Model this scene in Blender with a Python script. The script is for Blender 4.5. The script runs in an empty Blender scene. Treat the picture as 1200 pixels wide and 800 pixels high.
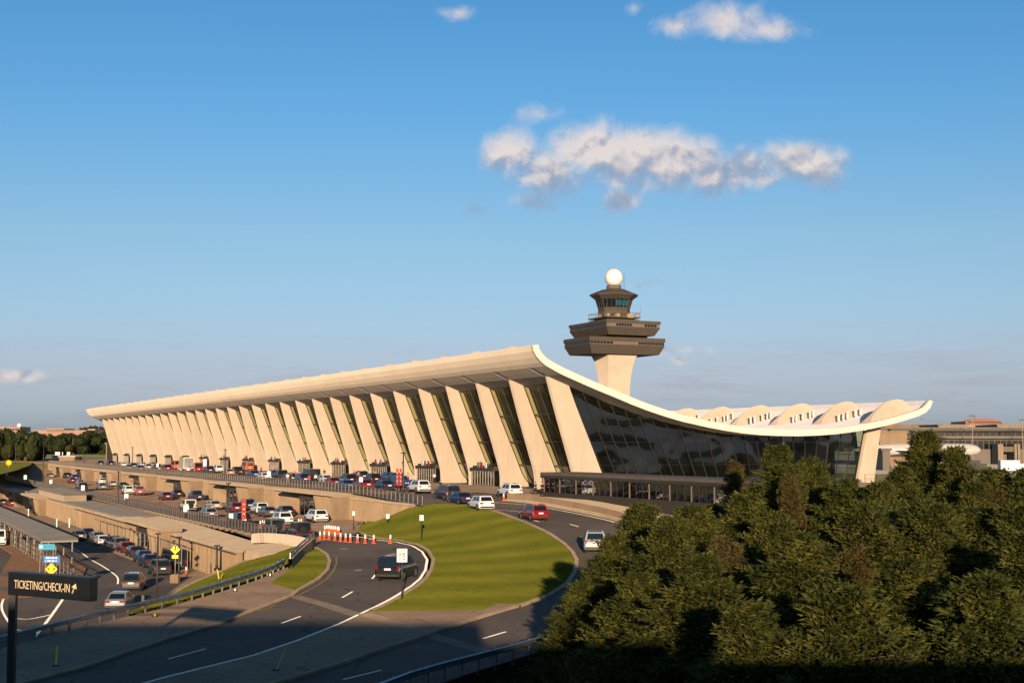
import bpy, bmesh, math, random
import numpy as np
from mathutils import Vector, Matrix
from mathutils.geometry import delaunay_2d_cdt
random.seed(7)
scene = bpy.context.scene
PI = math.pi
# ------------------------------------------------------------------ camera
F = 1667.0; PIT = 0.0718; TH = 0.4374; X0, Y0, HC = 8.268, 199.28, 6.63; S = 12.192
cam_d = bpy.data.cameras.new('camera'); cam = bpy.data.objects.new('camera', cam_d)
scene.collection.objects.link(cam); scene.camera = cam
cam.location = (0, 0, HC); cam.rotation_euler = (PI/2 + PIT, 0, 0)
cam_d.sensor_width = 36; cam_d.lens = 36*F/1200; cam_d.clip_start = 0.1; cam_d.clip_end = 20000
# ------------------------------------------------------------------ light
SUN_EL = math.radians(8.2); SUN_AZ = math.radians(3.0)      # light travels towards +Y and slightly to -X
sun_d = bpy.data.lights.new('sun', 'SUN'); sun = bpy.data.objects.new('sun', sun_d); scene.collection.objects.link(sun)
sun_d.energy = 5.0; sun_d.angle = math.radians(0.5); sun_d.color = (1.0, 0.745, 0.50)
d = Vector((-math.sin(SUN_AZ)*math.cos(SUN_EL), math.cos(SUN_AZ)*math.cos(SUN_EL), -math.sin(SUN_EL)))
sun.rotation_euler = d.to_track_quat('-Z', 'Y').to_euler()
scene.view_settings.view_transform = 'Standard'; scene.view_settings.look = 'None'
scene.view_settings.exposure = 0.35; scene.view_settings.gamma = 1.0
# ------------------------------------------------------------------ world
def px_dir(x, y):
    a, b = (x-600)/F, (400-y)/F
    v = Vector((a, math.cos(PIT)-b*math.sin(PIT), math.sin(PIT)+b*math.cos(PIT))); return v
def azel(x, y):
    v = px_dir(x, y); return (math.degrees(math.atan2(v.x, v.y)), math.degrees(math.atan2(v.z, math.hypot(v.x, v.y))))
class NT:
    def __init__(s, tree): s.t = tree
    def n(s, typ, **kw):
        nd = s.t.nodes.new(typ)
        for k, v in kw.items():
            if k.startswith('i_'):
                nd.inputs[k[2:].replace('_', ' ')].default_value = v
            else: setattr(nd, k, v)
        return nd
    def l(s, a, b): s.t.links.new(a, b)
    def m(s, op, a, b=None, c=None, clamp=False):
        nd = s.t.nodes.new('ShaderNodeMath'); nd.operation = op; nd.use_clamp = clamp
        for i, x in enumerate((a, b, c)):
            if x is None: continue
            if isinstance(x, (int, float)): nd.inputs[i].default_value = x
            else: s.l(x, nd.inputs[i])
        return nd.outputs[0]
def ramp(nt, fac, stops, interp='LINEAR'):
    r = nt.n('ShaderNodeValToRGB'); r.color_ramp.interpolation = interp
    el = r.color_ramp.elements
    while len(el) < len(stops): el.new(0.5)
    for e, (p, c) in zip(el, stops): e.position = p; e.color = (*c, 1) if len(c) == 3 else c
    nt.l(fac, r.inputs[0]); return r.outputs[0]
def mixc(nt, fac, a, b, blend='MIX'):
    m = nt.n('ShaderNodeMix', data_type='RGBA', blend_type=blend)
    for sock, x in ((m.inputs[0], fac), (m.inputs[6], a), (m.inputs[7], b)):
        if isinstance(x, (int, float)): sock.default_value = x
        elif isinstance(x, tuple): sock.default_value = (*x, 1) if len(x) == 3 else x
        else: nt.l(x, sock)
    return m.outputs[2]
world = bpy.data.worlds.new('World'); scene.world = world; world.use_nodes = True
wt = world.node_tree; wt.nodes.clear(); W_ = NT(wt)
sky = W_.n('ShaderNodeTexSky', sky_type='NISHITA'); sky.sun_disc = False
sky.sun_elevation = SUN_EL; sky.sun_rotation = PI + SUN_AZ*-1   # sun behind the camera
sky.air_density = 1.0; sky.dust_density = 0.6; sky.ozone_density = 2.2; sky.altitude = 0
tc = W_.n('ShaderNodeTexCoord'); sep = W_.n('ShaderNodeSeparateXYZ'); W_.l(tc.outputs['Generated'], sep.inputs[0])
az = W_.m('MULTIPLY', W_.m('ARCTAN2', sep.outputs[0], sep.outputs[1]), 57.2958)
el_ = W_.m('MULTIPLY', W_.m('ARCSINE', sep.outputs[2]), 57.2958)
comb = W_.n('ShaderNodeCombineXYZ'); W_.l(az, comb.inputs[0]); W_.l(el_, comb.inputs[1])
P = comb.outputs[0]
def noise(nt, vec, scale, detail=6, rough=0.55, dist=0.0, off=None):
    if off is not None:
        a = nt.n('ShaderNodeVectorMath', operation='ADD'); nt.l(vec, a.inputs[0]); a.inputs[1].default_value = off; vec = a.outputs[0]
    n = nt.n('ShaderNodeTexNoise'); n.inputs['Scale'].default_value = scale; n.inputs['Detail'].default_value = detail
    n.inputs['Roughness'].default_value = rough; n.inputs['Distortion'].default_value = dist; nt.l(vec, n.inputs['Vector']); return n.outputs['Fac']
# cloud banks: centre and half size in the photograph's degrees, density
SKYK = 0.74
BL = [(600,180,38,26,.95),(640,196,46,22,.8),(690,172,48,30,1.2),(740,186,56,32,1.25),(795,190,50,32,1.35),(840,204,44,24,1.2),(650,205,50,26,1.0),
      (880,196,40,20,.85),(925,186,40,22,1.0),(965,198,34,24,.85),(900,208,36,15,.7),(615,236,40,13,.55),(728,236,22,15,1.05),(666,214,30,24,.55),
      (790,30,36,12,.62),(850,24,46,20,.78),(898,34,34,13,.58),(742,10,12,8,.4),(535,14,24,8,.42),
      (10,440,38,9,.9),(800,410,34,7,.55),(797,422,10,6,.75),(750,334,24,7,.45),(560,244,14,12,.4),(640,135,30,10,.35)]
cov = None
nz = W_.m('SUBTRACT', noise(W_, P, 0.60, 12, 0.62, 0.4), 0.5)
for (x, y, rx, ry, dn) in BL:
    a, e = azel(x, y); sx, sy = rx/29.1, ry/29.1
    q = W_.n('ShaderNodeVectorMath', operation='SUBTRACT'); W_.l(P, q.inputs[0]); q.inputs[1].default_value = (a, e, 0)
    q2 = W_.n('ShaderNodeVectorMath', operation='DIVIDE'); W_.l(q.outputs[0], q2.inputs[0]); q2.inputs[1].default_value = (sx, sy, 1)
    ln = W_.n('ShaderNodeVectorMath', operation='LENGTH'); W_.l(q2.outputs[0], ln.inputs[0])
    b = W_.m('MULTIPLY', W_.m('SUBTRACT', 1.38, ln.outputs['Value']), dn)
    cov = b if cov is None else W_.m('SMOOTH_MAX', cov, b, 0.35)
densn = W_.m('ADD', cov, W_.m('MULTIPLY', nz, 1.9))
alpha = W_.n('ShaderNodeMapRange', interpolation_type='SMOOTHSTEP'); W_.l(densn, alpha.inputs[0])
alpha.inputs[1].default_value = 0.0; alpha.inputs[2].default_value = 1.15
# lit from the upper left: compare the billow noise with itself a little up
n1 = noise(W_, P, 0.8, 7, 0.55, 0.3); n2 = noise(W_, P, 0.8, 7, 0.55, 0.3, (-0.16, 0.42, 0))
lit = W_.m('ADD', W_.m('MULTIPLY', W_.m('SUBTRACT', n1, n2), 2.9), 0.62)
a0, e0 = azel(700, 200)
lit = W_.m('ADD', lit, W_.m('MULTIPLY', W_.m('MULTIPLY', W_.m('MAXIMUM', W_.m('MINIMUM', W_.m('SUBTRACT', el_, azel(700, 192)[1]), 1.0), -1.1), 0.42), W_.m('GREATER_THAN', el_, azel(700, 290)[1])))
lit = W_.m('ADD', W_.m('MINIMUM', lit, 0.92), 0.0, clamp=True)
# undersides of the big bank fall off
ccol = ramp(W_, lit, [(0.0, (0.32, 0.41, 0.56)), (0.34, (0.43, 0.47, 0.58)), (0.60, (0.68, 0.62, 0.63)), (1.0, (0.96, 0.84, 0.76))])
bg1 = W_.n('ShaderNodeBackground'); bg1.inputs[1].default_value = 0.10
# thin streaks of haze cloud just above the horizon
mp = W_.n('ShaderNodeVectorMath', operation='MULTIPLY'); W_.l(P, mp.inputs[0]); mp.inputs[1].default_value = (0.22, 1.5, 1)
st = noise(W_, mp.outputs[0], 0.9, 6, 0.6)
low = W_.n('ShaderNodeMapRange'); W_.l(el_, low.inputs[0]); low.inputs[1].default_value = 5.0; low.inputs[2].default_value = 1.2
stm = W_.n('ShaderNodeMapRange', interpolation_type='SMOOTHSTEP'); W_.l(st, stm.inputs[0]); stm.inputs[1].default_value = 0.47; stm.inputs[2].default_value = 0.68
stf = W_.m('MULTIPLY', W_.m('MULTIPLY', low.outputs[0], stm.outputs[0]), 0.32)
elf = W_.m('DIVIDE', el_, 60.0, clamp=True)
wb = ramp(W_, elf, [(0.0171, (0.2295, 0.2918, 0.6122)), (0.0399, (0.2653, 0.2746, 0.4893)), (0.0571, (0.28, 0.2821, 0.448)), (0.0915, (0.2798, 0.3116, 0.4232)), (0.1372, (0.2828, 0.325, 0.3967)), (0.2163, (0.2038, 0.3298, 0.4316)), (0.2907, (0.1599, 0.3162, 0.4253)), (0.55, (0.11, 0.215, 0.29)), (1.0, (0.1, 0.17, 0.21))])      # colour gain that tints and darkens the sky, by height above the horizon
W_.l(mixc(W_, 1.0, sky.outputs[0], wb, 'MULTIPLY'), bg1.inputs[0]); bg1.inputs[1].default_value = 0.40*SKYK
bg2 = W_.n('ShaderNodeBackground'); W_.l(ccol, bg2.inputs[0]); bg2.inputs[1].default_value = 0.72
bg3 = W_.n('ShaderNodeBackground'); bg3.inputs[0].default_value = (0.50, 0.46, 0.50, 1); bg3.inputs[1].default_value = 0.5
ms0 = W_.n('ShaderNodeMixShader'); W_.l(stf, ms0.inputs[0]); W_.l(bg1.outputs[0], ms0.inputs[1]); W_.l(bg3.outputs[0], ms0.inputs[2])
ms = W_.n('ShaderNodeMixShader'); W_.l(W_.m('MULTIPLY', alpha.outputs[0], 0.9), ms.inputs[0]); W_.l(ms0.outputs[0], ms.inputs[1]); W_.l(bg2.outputs[0], ms.inputs[2])
wo = W_.n('ShaderNodeOutputWorld'); W_.l(ms.outputs[0], wo.inputs[0])
scene.cycles.max_bounces = 6; scene.cycles.transparent_max_bounces = 12

# ------------------------------------------------------------------ materials
MATS = {}
def mat(name, col, rough=0.8, col2=None, ns=1.0, nd=4, bump=0.0, bs=None, metal=0.0, coat=0.0, spec=0.5, emit=None, mixlo=0.35, mixhi=0.65, coord='Object', stretch=None, dirt=None, ds=0.3, streak=0, rnd=0, cracks=0):
    m = bpy.data.materials.new(name); m.use_nodes = True; MATS[name] = m
    t = m.node_tree; t.nodes.clear(); N = NT(t)
    out = N.n('ShaderNodeOutputMaterial'); p = N.n('ShaderNodeBsdfPrincipled'); N.l(p.outputs[0], out.inputs[0])
    p.inputs['Roughness'].default_value = rough; p.inputs['Metallic'].default_value = metal
    p.inputs['Coat Weight'].default_value = coat
    if rough >= .85: p.inputs['Diffuse Roughness'].default_value = 1.0
    p.inputs['Coat Roughness'].default_value = 0.05
    p.inputs['Specular IOR Level'].default_value = spec
    tcn = N.n('ShaderNodeTexCoord'); vec = tcn.outputs[coord]
    if coord == 'World':
        pass
    if stretch:
        mm = N.n('ShaderNodeVectorMath', operation='MULTIPLY'); N.l(vec, mm.inputs[0]); mm.inputs[1].default_value = stretch; vec = mm.outputs[0]
    if col2 is None:
        p.inputs['Base Color'].default_value = (*col, 1)
    else:
        f = noise(N, vec, ns, nd, 0.6)
        mr = N.n('ShaderNodeMapRange'); N.l(f, mr.inputs[0]); mr.inputs[1].default_value = mixlo; mr.inputs[2].default_value = mixhi
        c = mixc(N, mr.outputs[0], col, col2)
        if dirt:
            f2 = noise(N, vec, ds, 5, 0.65, 0.5); mr2 = N.n('ShaderNodeMapRange'); N.l(f2, mr2.inputs[0]); mr2.inputs[1].default_value = 0.5; mr2.inputs[2].default_value = 0.72
            c = mixc(N, N.m('MULTIPLY', mr2.outputs[0], 0.7), c, dirt)
        if streak:
            sv = N.n('ShaderNodeVectorMath', operation='MULTIPLY'); N.l(tcn.outputs['Object'], sv.inputs[0]); sv.inputs[1].default_value = (2.2, 2.2, .12)
            f3 = noise(N, sv.outputs[0], 1.0, 5, 0.65); m3 = N.n('ShaderNodeMapRange'); N.l(f3, m3.inputs[0]); m3.inputs[1].default_value = 0.52; m3.inputs[2].default_value = 0.74
            c = mixc(N, N.m('MULTIPLY', m3.outputs[0], streak), c, tuple(x*.55 for x in col))
        if rnd:
            oi = N.n('ShaderNodeObjectInfo'); k = N.m('ADD', N.m('MULTIPLY', oi.outputs['Random'], rnd), 1-rnd*.6)
            cc_ = N.n('ShaderNodeCombineXYZ'); [N.l(k, cc_.inputs[i]) for i in range(3)]; c = mixc(N, 1.0, c, cc_.outputs[0], 'MULTIPLY')
        if cracks:
            nv = N.n('ShaderNodeTexNoise'); nv.inputs['Scale'].default_value = .5; nv.inputs['Detail'].default_value = 4; N.l(tcn.outputs['Object'], nv.inputs['Vector'])
            av = N.n('ShaderNodeVectorMath', operation='MULTIPLY_ADD'); N.l(nv.outputs['Color'], av.inputs[0]); av.inputs[1].default_value = (2.5, 2.5, 0); N.l(tcn.outputs['Object'], av.inputs[2])
            fl = N.n('ShaderNodeVectorMath', operation='MULTIPLY'); N.l(av.outputs[0], fl.inputs[0]); fl.inputs[1].default_value = (1, 1, 0)
            vo = N.n('ShaderNodeTexVoronoi', feature='DISTANCE_TO_EDGE'); vo.inputs['Scale'].default_value = cracks; N.l(fl.outputs[0], vo.inputs['Vector'])
            c = mixc(N, N.m('MULTIPLY', N.m('LESS_THAN', vo.outputs['Distance'], .008), .75), c, tuple(x*.35 for x in col))
            # patches of newer surface
            vp = N.n('ShaderNodeTexVoronoi', feature='F1', distance='CHEBYCHEV'); vp.inputs['Scale'].default_value = .07; N.l(tcn.outputs['Object'], vp.inputs['Vector'])
            sp = N.n('ShaderNodeSeparateColor'); N.l(vp.outputs['Color'], sp.inputs[0]); c = mixc(N, N.m('MULTIPLY', N.m('GREATER_THAN', sp.outputs[0], .72), .22), c, tuple(x*.45 for x in col))
        N.l(c, p.inputs['Base Color'])
    if bump:
        b = N.n('ShaderNodeBump'); b.inputs['Strength'].default_value = min(1, bump); b.inputs['Distance'].default_value = max(1, bump)*0.1
        N.l(noise(N, tcn.outputs[coord], bs or ns*6, 3, 0.7), b.inputs['Height']); N.l(b.outputs[0], p.inputs['Normal'])
    if emit: p.inputs['Emission Color'].default_value = (*emit[0], 1); p.inputs['Emission Strength'].default_value = emit[1]
    return m
def glassmat(name, tint, refl=0.12, rough=0.02, wav=0.0, ws=0.3, frk=0.9):
    m = bpy.data.materials.new(name); m.use_nodes = True; MATS[name] = m
    t = m.node_tree; t.nodes.clear(); N = NT(t)
    out = N.n('ShaderNodeOutputMaterial'); tr = N.n('ShaderNodeBsdfTransparent'); tr.inputs[0].default_value = (*tint, 1)
    gl = N.n('ShaderNodeBsdfGlossy'); gl.inputs['Roughness'].default_value = rough; gl.inputs[0].default_value = (0.9, 0.9, 0.9, 1)
    fr = N.n('ShaderNodeFresnel'); fr.inputs[0].default_value = 1.5
    fac = N.m('ADD', N.m('MULTIPLY', fr.outputs[0], frk), refl, clamp=True)
    if wav:
        tcn = N.n('ShaderNodeTexCoord'); b = N.n('ShaderNodeBump'); b.inputs['Strength'].default_value = wav; b.inputs['Distance'].default_value = 0.3
        N.l(noise(N, tcn.outputs['Object'], ws, 2, 0.5), b.inputs['Height']); N.l(b.outputs[0], gl.inputs['Normal'])
    mx = N.n('ShaderNodeMixShader'); N.l(fac, mx.inputs[0]); N.l(tr.outputs[0], mx.inputs[1]); N.l(gl.outputs[0], mx.inputs[2]); N.l(mx.outputs[0], out.inputs[0])
    return m
mat('concrete_cream', (0.56,0.47,0.37), 0.85, (0.51,0.425,0.33), 0.35, 6, 0.25, 3.0, dirt=(0.45,0.375,0.29), ds=0.12, streak=.35, rnd=.10)
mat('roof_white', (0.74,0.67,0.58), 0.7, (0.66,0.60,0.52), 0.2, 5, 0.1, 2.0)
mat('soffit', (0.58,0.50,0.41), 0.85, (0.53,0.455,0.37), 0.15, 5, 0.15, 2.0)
mat('barrier_tan', (0.24,0.165,0.105), 0.9, (0.19,0.13,0.085), 0.5, 6, 0.4, 4.0, streak=.4, rnd=.15)
mat('roof_top', (0.56,0.55,0.57), 0.9, (0.50,0.49,0.51), 0.3, 5, 0.1, 2.0)
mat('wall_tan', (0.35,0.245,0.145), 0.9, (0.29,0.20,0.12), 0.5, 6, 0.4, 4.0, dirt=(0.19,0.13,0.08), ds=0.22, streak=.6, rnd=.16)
mat('coping', (0.36,0.28,0.19), 0.9, (0.29,0.225,0.155), 0.6, 6, 0.3, 5.0)
mat('concrete_slab', (0.22,0.15,0.095), 0.9, (0.165,0.115,0.075), 0.25, 7, 0.9, 3.0, dirt=(0.11,0.08,0.056), ds=0.1, cracks=.2)
mat('roof_grey', (0.15,0.14,0.125), 0.9, (0.12,0.112,0.10), 0.3, 5, 0.5, 4.0)
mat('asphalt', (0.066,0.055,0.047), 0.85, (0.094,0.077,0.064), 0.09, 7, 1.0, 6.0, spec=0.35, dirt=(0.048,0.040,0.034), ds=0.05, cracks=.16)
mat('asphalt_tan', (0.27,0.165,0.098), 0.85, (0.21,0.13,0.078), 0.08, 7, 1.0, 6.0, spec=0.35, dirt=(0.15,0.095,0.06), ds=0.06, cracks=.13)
mat('brick_paving', (0.20,0.105,0.05), 0.9, (0.15,0.08,0.04), 0.5, 6, 1.0, 6.0)
mat('kerb', (0.26,0.195,0.13), 0.9, (0.18,0.135,0.095), 0.8, 5, 0.4, 6.0)
mat('white_paint', (0.74,0.70,0.64), 0.9, (0.42,0.39,0.36), 1.2, 6, 0.2, 6.0, mixlo=0.55, mixhi=0.75)
mat('yellow_paint', (0.70,0.42,0.05), 0.7, (0.40,0.25,0.06), 1.2, 6, 0.2, 6.0, mixlo=0.55, mixhi=0.75)
mat('joint_strip', (0.15,0.115,0.085), 0.9, (0.11,0.085,0.065), 0.8, 5, 0.4, 6.0)
mat('tar', (0.03,0.028,0.027), 0.6)
mat('far_grass', (0.09,0.10,0.03), 0.95, (0.13,0.12,0.05), 0.01, 6, 1.0, 2.0)
mat('soil', (0.05,0.045,0.03), 0.95, (0.035,0.035,0.02), 0.2, 6, 0.6, 2.0)
mat('apron', (0.30,0.27,0.23), 0.9, (0.24,0.21,0.18), 0.05, 6, 0.6, 3.0)
mat('steel_dark', (0.035,0.033,0.032), 0.45, metal=0.3)
mat('black_metal', (0.012,0.012,0.013), 0.4)
mat('rail_grey', (0.16,0.15,0.14), 0.5, metal=0.5)
mat('rail_light', (0.27,0.24,0.20), 0.5, metal=0.3)
mat('galvanised', (0.42,0.42,0.42), 0.35, (0.30,0.30,0.31), 2.0, 4, metal=0.8)
mat('mullion_brown', (0.022,0.020,0.017), 0.5, metal=0.3)
mat('bronze_frame', (0.07,0.055,0.04), 0.5, metal=0.3)
mat('frame_light', (0.30,0.27,0.22), 0.5, metal=0.4)
mat('tower_brown', (0.082,0.064,0.048), 0.8, (0.068,0.053,0.040), 0.4, 5, 0.1, 2.0)
mat('tower_band', (0.16,0.13,0.10), 0.8, (0.13,0.105,0.085), 0.4, 5)
mat('dark_glass', (0.008,0.010,0.012), 0.06, spec=0.6)
mat('cab_glass', (0.01,0.10,0.13), 0.05, spec=0.8)
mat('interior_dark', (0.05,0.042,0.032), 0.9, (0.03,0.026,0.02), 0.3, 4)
mat('interior_floor', (0.12,0.10,0.08), 0.5)
mat('radome', (0.85,0.82,0.78), 0.5)
mat('white_sign', (0.80,0.78,0.74), 0.5)
mat('sign_black', (0.010,0.012,0.013), 0.45)
mat('sign_cream', (0.80,0.62,0.40), 0.5)
mat('sign_blue', (0.02,0.20,0.60), 0.4)
mat('sign_teal', (0.02,0.33,0.50), 0.4)
mat('sign_yellow', (0.95,0.62,0.01), 0.4)
mat('sign_lime', (0.85,0.90,0.02), 0.4)
mat('cone_orange', (0.85,0.10,0.02), 0.5)
mat('cone_white', (0.85,0.83,0.80), 0.5)
mat('banner_red', (0.40,0.035,0.025), 0.7)
mat('yellow_pole', (0.75,0.50,0.02), 0.5)
mat('rubber', (0.012,0.012,0.012), 0.85)
mat('rim', (0.35,0.34,0.33), 0.35, metal=0.7)
mat('car_glass', (0.010,0.016,0.022), 0.05, spec=0.8)
mat('tail_red', (0.22,0.008,0.006), 0.2, coat=0.6)
mat('tail_lit', (0.8,0.02,0.01), 0.3, emit=((1,0.04,0.02), 1.2))
mat('plate', (0.80,0.78,0.75), 0.4)
mat('trim_black', (0.02,0.02,0.02), 0.6)
mat('skin', (0.42,0.25,0.17), 0.6)
mat('hair', (0.02,0.014,0.01), 0.7)
mat('bark', (0.11,0.075,0.05), 0.95, (0.06,0.042,0.03), 3.0, 5, 0.8, 8.0)
mat('far_pink', (0.50,0.33,0.25), 0.9, (0.42,0.27,0.20), 0.05, 4)
mat('far_window', (0.03,0.032,0.035), 0.3)
mat('concourse_grey', (0.22,0.195,0.165), 0.9, (0.18,0.16,0.135), 0.2, 5)
mat('roof_red', (0.32,0.12,0.08), 0.9)
mat('jet_white', (0.50,0.48,0.45), 0.4)
mat('jet_grey', (0.45,0.44,0.43), 0.4)
mat('green_glass_panel', (0.30,0.28,0.12), 0.3)
glassmat('terminal_glass', (0.80,0.85,0.64), 0.005, 0.02, frk=0.2)
glassmat('end_glass', (0.25,0.30,0.22), 0.05, 0.03, 1.0, 0.12)
glassmat('walkway_glass', (0.20,0.26,0.27), 0.26, 0.04, 0.15, 0.8)
for nm, c, c2 in (('lawn', (0.098,0.112,0.013), (0.140,0.138,0.020)),):
    m = mat(nm, c, 0.95, c2, 0.25, 7, 1.0, 5.0, spec=0.1)
    # mowing stripes: concentric bands of slightly different blade lean
    t = m.node_tree; N = NT(t); p = [n for n in t.nodes if n.type == 'BSDF_PRINCIPLED'][0]
    src = p.inputs['Base Color'].links[0].from_socket
    tcn = N.n('ShaderNodeTexCoord'); mpn = N.n('ShaderNodeMapping'); N.l(tcn.outputs['Object'], mpn.inputs[0])
    mpn.inputs['Location'].default_value = (12.0, -112.0, 0); mpn.inputs['Scale'].default_value = (1.0, 0.42, 0)
    wv = N.n('ShaderNodeTexWave', wave_type='RINGS', rings_direction='SPHERICAL'); wv.inputs['Scale'].default_value = 0.085; wv.inputs['Distortion'].default_value = 1.0; wv.inputs['Detail'].default_value = 2
    wv.inputs['Detail Scale'].default_value = 0.4
    N.l(mpn.outputs[0], wv.inputs[0]); c = mixc(N, N.m('MULTIPLY', wv.outputs['Fac'], 0.42), src, (0.045,0.060,0.007)); N.l(c, p.inputs['Base Color'])
def foliage(name, c1, c2, c3):
    m = bpy.data.materials.new(name); m.use_nodes = True; MATS[name] = m
    t = m.node_tree; t.nodes.clear(); N = NT(t)
    out = N.n('ShaderNodeOutputMaterial'); p = N.n('ShaderNodeBsdfPrincipled'); p.inputs['Roughness'].default_value = 0.75; p.inputs['Specular IOR Level'].default_value = 0.25
    tcn = N.n('ShaderNodeTexCoord'); f = noise(N, tcn.outputs['Object'], 0.9, 5, 0.75)
    col = ramp(N, f, [(0.34, c1), (0.50, c2), (0.66, c3)])
    g = N.n('ShaderNodeNewGeometry'); col = mixc(N, N.m('MULTIPLY', g.outputs['Random Per Island'], 0.5), col, c1)
    N.l(col, p.inputs['Base Color']); tl = N.n('ShaderNodeBsdfTranslucent'); N.l(col, tl.inputs[0])
    mx = N.n('ShaderNodeMixShader'); mx.inputs[0].default_value = 0.22; N.l(p.outputs[0], mx.inputs[1]); N.l(tl.outputs[0], mx.inputs[2]); N.l(mx.outputs[0], out.inputs[0])
foliage('needles_olive', (0.024,0.032,0.007), (0.078,0.088,0.014), (0.185,0.165,0.028))
foliage('needles_green', (0.030,0.040,0.008), (0.070,0.085,0.014), (0.140,0.130,0.022))
foliage('needles_brown', (0.060,0.055,0.014), (0.100,0.068,0.020), (0.080,0.080,0.020))
foliage('leaves_far', (0.022,0.034,0.010), (0.035,0.045,0.012), (0.060,0.058,0.016))
# ------------------------------------------------------------------ helpers
COL = scene.collection
def link(o): COL.objects.link(o); return o
def tag(o, label=None, cat=None, group=None, kind=None):
    if label: o['label'] = label
    if cat: o['category'] = cat
    if group: o['group'] = group
    if kind: o['kind'] = kind
    return o
def empty(name, loc=(0, 0, 0), rz=0.0, **kw):
    o = link(bpy.data.objects.new(name, None)); o.location = loc; o.rotation_euler = (0, 0, rz); o.empty_display_size = 0.5
    return tag(o, **kw)
CT, ST = math.cos(TH), math.sin(TH)
def Bw(u, v, z=0.0): return Vector((X0 - u*ST + v*CT, Y0 + u*CT + v*ST, z))
def uvof(x, y): dx, dy = x-X0, y-Y0; return (-dx*ST + dy*CT, dx*CT + dy*ST)
def onz(x, y, z):
    d = px_dir(x, y); t = (z-HC)/d.z; return Vector((d.x*t, d.y*t, z))
def atdepth(x, y, D):
    d = px_dir(x, y); t = D/d.y; return Vector((d.x*t, D, HC + d.z*t))
class MB:
    def __init__(s): s.v = []; s.f = []; s.sm = []
    def add(s, vs, fs, smooth=False):
        n = len(s.v); s.v += [tuple(v) for v in vs]; s.f += [tuple(i+n for i in f) for f in fs]; s.sm += [smooth]*len(fs); return s
    def box(s, x0, x1, y0, y1, z0, z1):
        vs = [(x, y, z) for z in (z0, z1) for y in (y0, y1) for x in (x0, x1)]
        return s.add(vs, [(0,2,3,1),(4,5,7,6),(0,1,5,4),(2,6,7,3),(0,4,6,2),(1,3,7,5)])
    def frustum(s, b, t, z0, z1):     # b,t = (x0,x1,y0,y1)
        vs = [(x, y, z0) for y in b[2:] for x in b[:2]] + [(x, y, z1) for y in t[2:] for x in t[:2]]
        return s.add(vs, [(0,2,3,1),(4,5,7,6),(0,1,5,4),(2,6,7,3),(0,4,6,2),(1,3,7,5)])
    def prism(s, poly, a0, a1, axis='y'):   # poly in the other two axes
        n = len(poly)
        def mk(p, a):
            if axis == 'y': return (p[0], a, p[1])
            if axis == 'x': return (a, p[0], p[1])
            return (p[0], p[1], a)
        vs = [mk(p, a0) for p in poly] + [mk(p, a1) for p in poly]
        return s.add(vs, [tuple(range(n))[::-1], tuple(range(n, 2*n))] + [(i, (i+1) % n, n+(i+1) % n, n+i) for i in range(n)])
    def bar(s, p, q, w, h=None, n=4):
        p, q = Vector(p), Vector(q); d = (q-p).normalized(); h = h or w
        up = Vector((0, 0, 1)) if abs(d.z) < 0.95 else Vector((0, 1, 0))
        a = d.cross(up).normalized(); b = a.cross(d)
        if n == 4: off = [a*w/2+b*h/2, -a*w/2+b*h/2, -a*w/2-b*h/2, a*w/2-b*h/2]
        else: off = [a*w/2*math.cos(2*PI*i/n)+b*h/2*math.sin(2*PI*i/n) for i in range(n)]
        k = len(off); vs = [p+o for o in off] + [q+o for o in off]
        return s.add(vs, [tuple(range(k)), tuple(range(k, 2*k))[::-1]] + [(i, i+k, (i+1) % k+k, (i+1) % k) for i in range(k)], n > 4)
    def lathe(s, prof, c=(0, 0), n=16, axis='z', smooth=True):
        vs = []
        for r, h in prof:
            for i in range(n):
                a = 2*PI*i/n; x, y = r*math.cos(a), r*math.sin(a)
                if axis == 'z': vs.append((c[0]+x, c[1]+y, h))
                elif axis == 'y': vs.append((c[0]+x, h, c[1]+y))
                else: vs.append((h, c[0]+x, c[1]+y))
        fs = []
        for j in range(len(prof)-1):
            for i in range(n): fs.append((j*n+i, j*n+(i+1) % n, (j+1)*n+(i+1) % n, (j+1)*n+i))
        fs += [tuple(range(n))[::-1], tuple((len(prof)-1)*n+i for i in range(n))]
        return s.add(vs, fs, smooth)
    def sheet(s, rows, smooth=True, th=0.0):
        n = len(rows[0]); vs = [p for r in rows for p in r]
        return s.add(vs, [(j*n+i, j*n+i+1, (j+1)*n+i+1, (j+1)*n+i) for j in range(len(rows)-1) for i in range(n-1)], smooth)
    def mesh(s, name, m):
        me = bpy.data.meshes.new(name); me.from_pydata(s.v, [], s.f); me.materials.append(MATS[m] if isinstance(m, str) else m)
        if any(s.sm): me.polygons.foreach_set('use_smooth', s.sm)
        me.update()
        bm = bmesh.new(); bm.from_mesh(me); bmesh.ops.recalc_face_normals(bm, faces=bm.faces); bm.to_mesh(me); bm.free()
        return me
    def build(s, name, m, parent=None, **kw):
        o = link(bpy.data.objects.new(name, s.mesh(name, m)))
        if parent is not None: o.parent = parent
        return tag(o, **kw)
def inst(name, me, parent=None, loc=(0, 0, 0), rz=0.0, sc=None, **kw):
    o = link(bpy.data.objects.new(name, me)); o.location = loc; o.rotation_euler = (0, 0, rz)
    if sc: o.scale = sc
    if parent is not None: o.parent = parent
    return tag(o, **kw)
def kids(): 
    m = {}
    for o in COL.objects:
        if o.parent: m.setdefault(o.parent.name, []).append(o)
    return m
def clone(root, tree, loc, rz, **kw):       # tree = [(obj, [children])]
    r = root.copy(); link(r); r.location = loc; r.rotation_euler = (0, 0, rz)
    for ch, gs in tree:
        c = ch.copy(); link(c); c.parent = r
        for g in gs: e = g.copy(); link(e); e.parent = c
    return tag(r, **kw)
def treeof(root):
    k = kids(); return [(c, k.get(c.name, [])) for c in k.get(root.name, [])]
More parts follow.
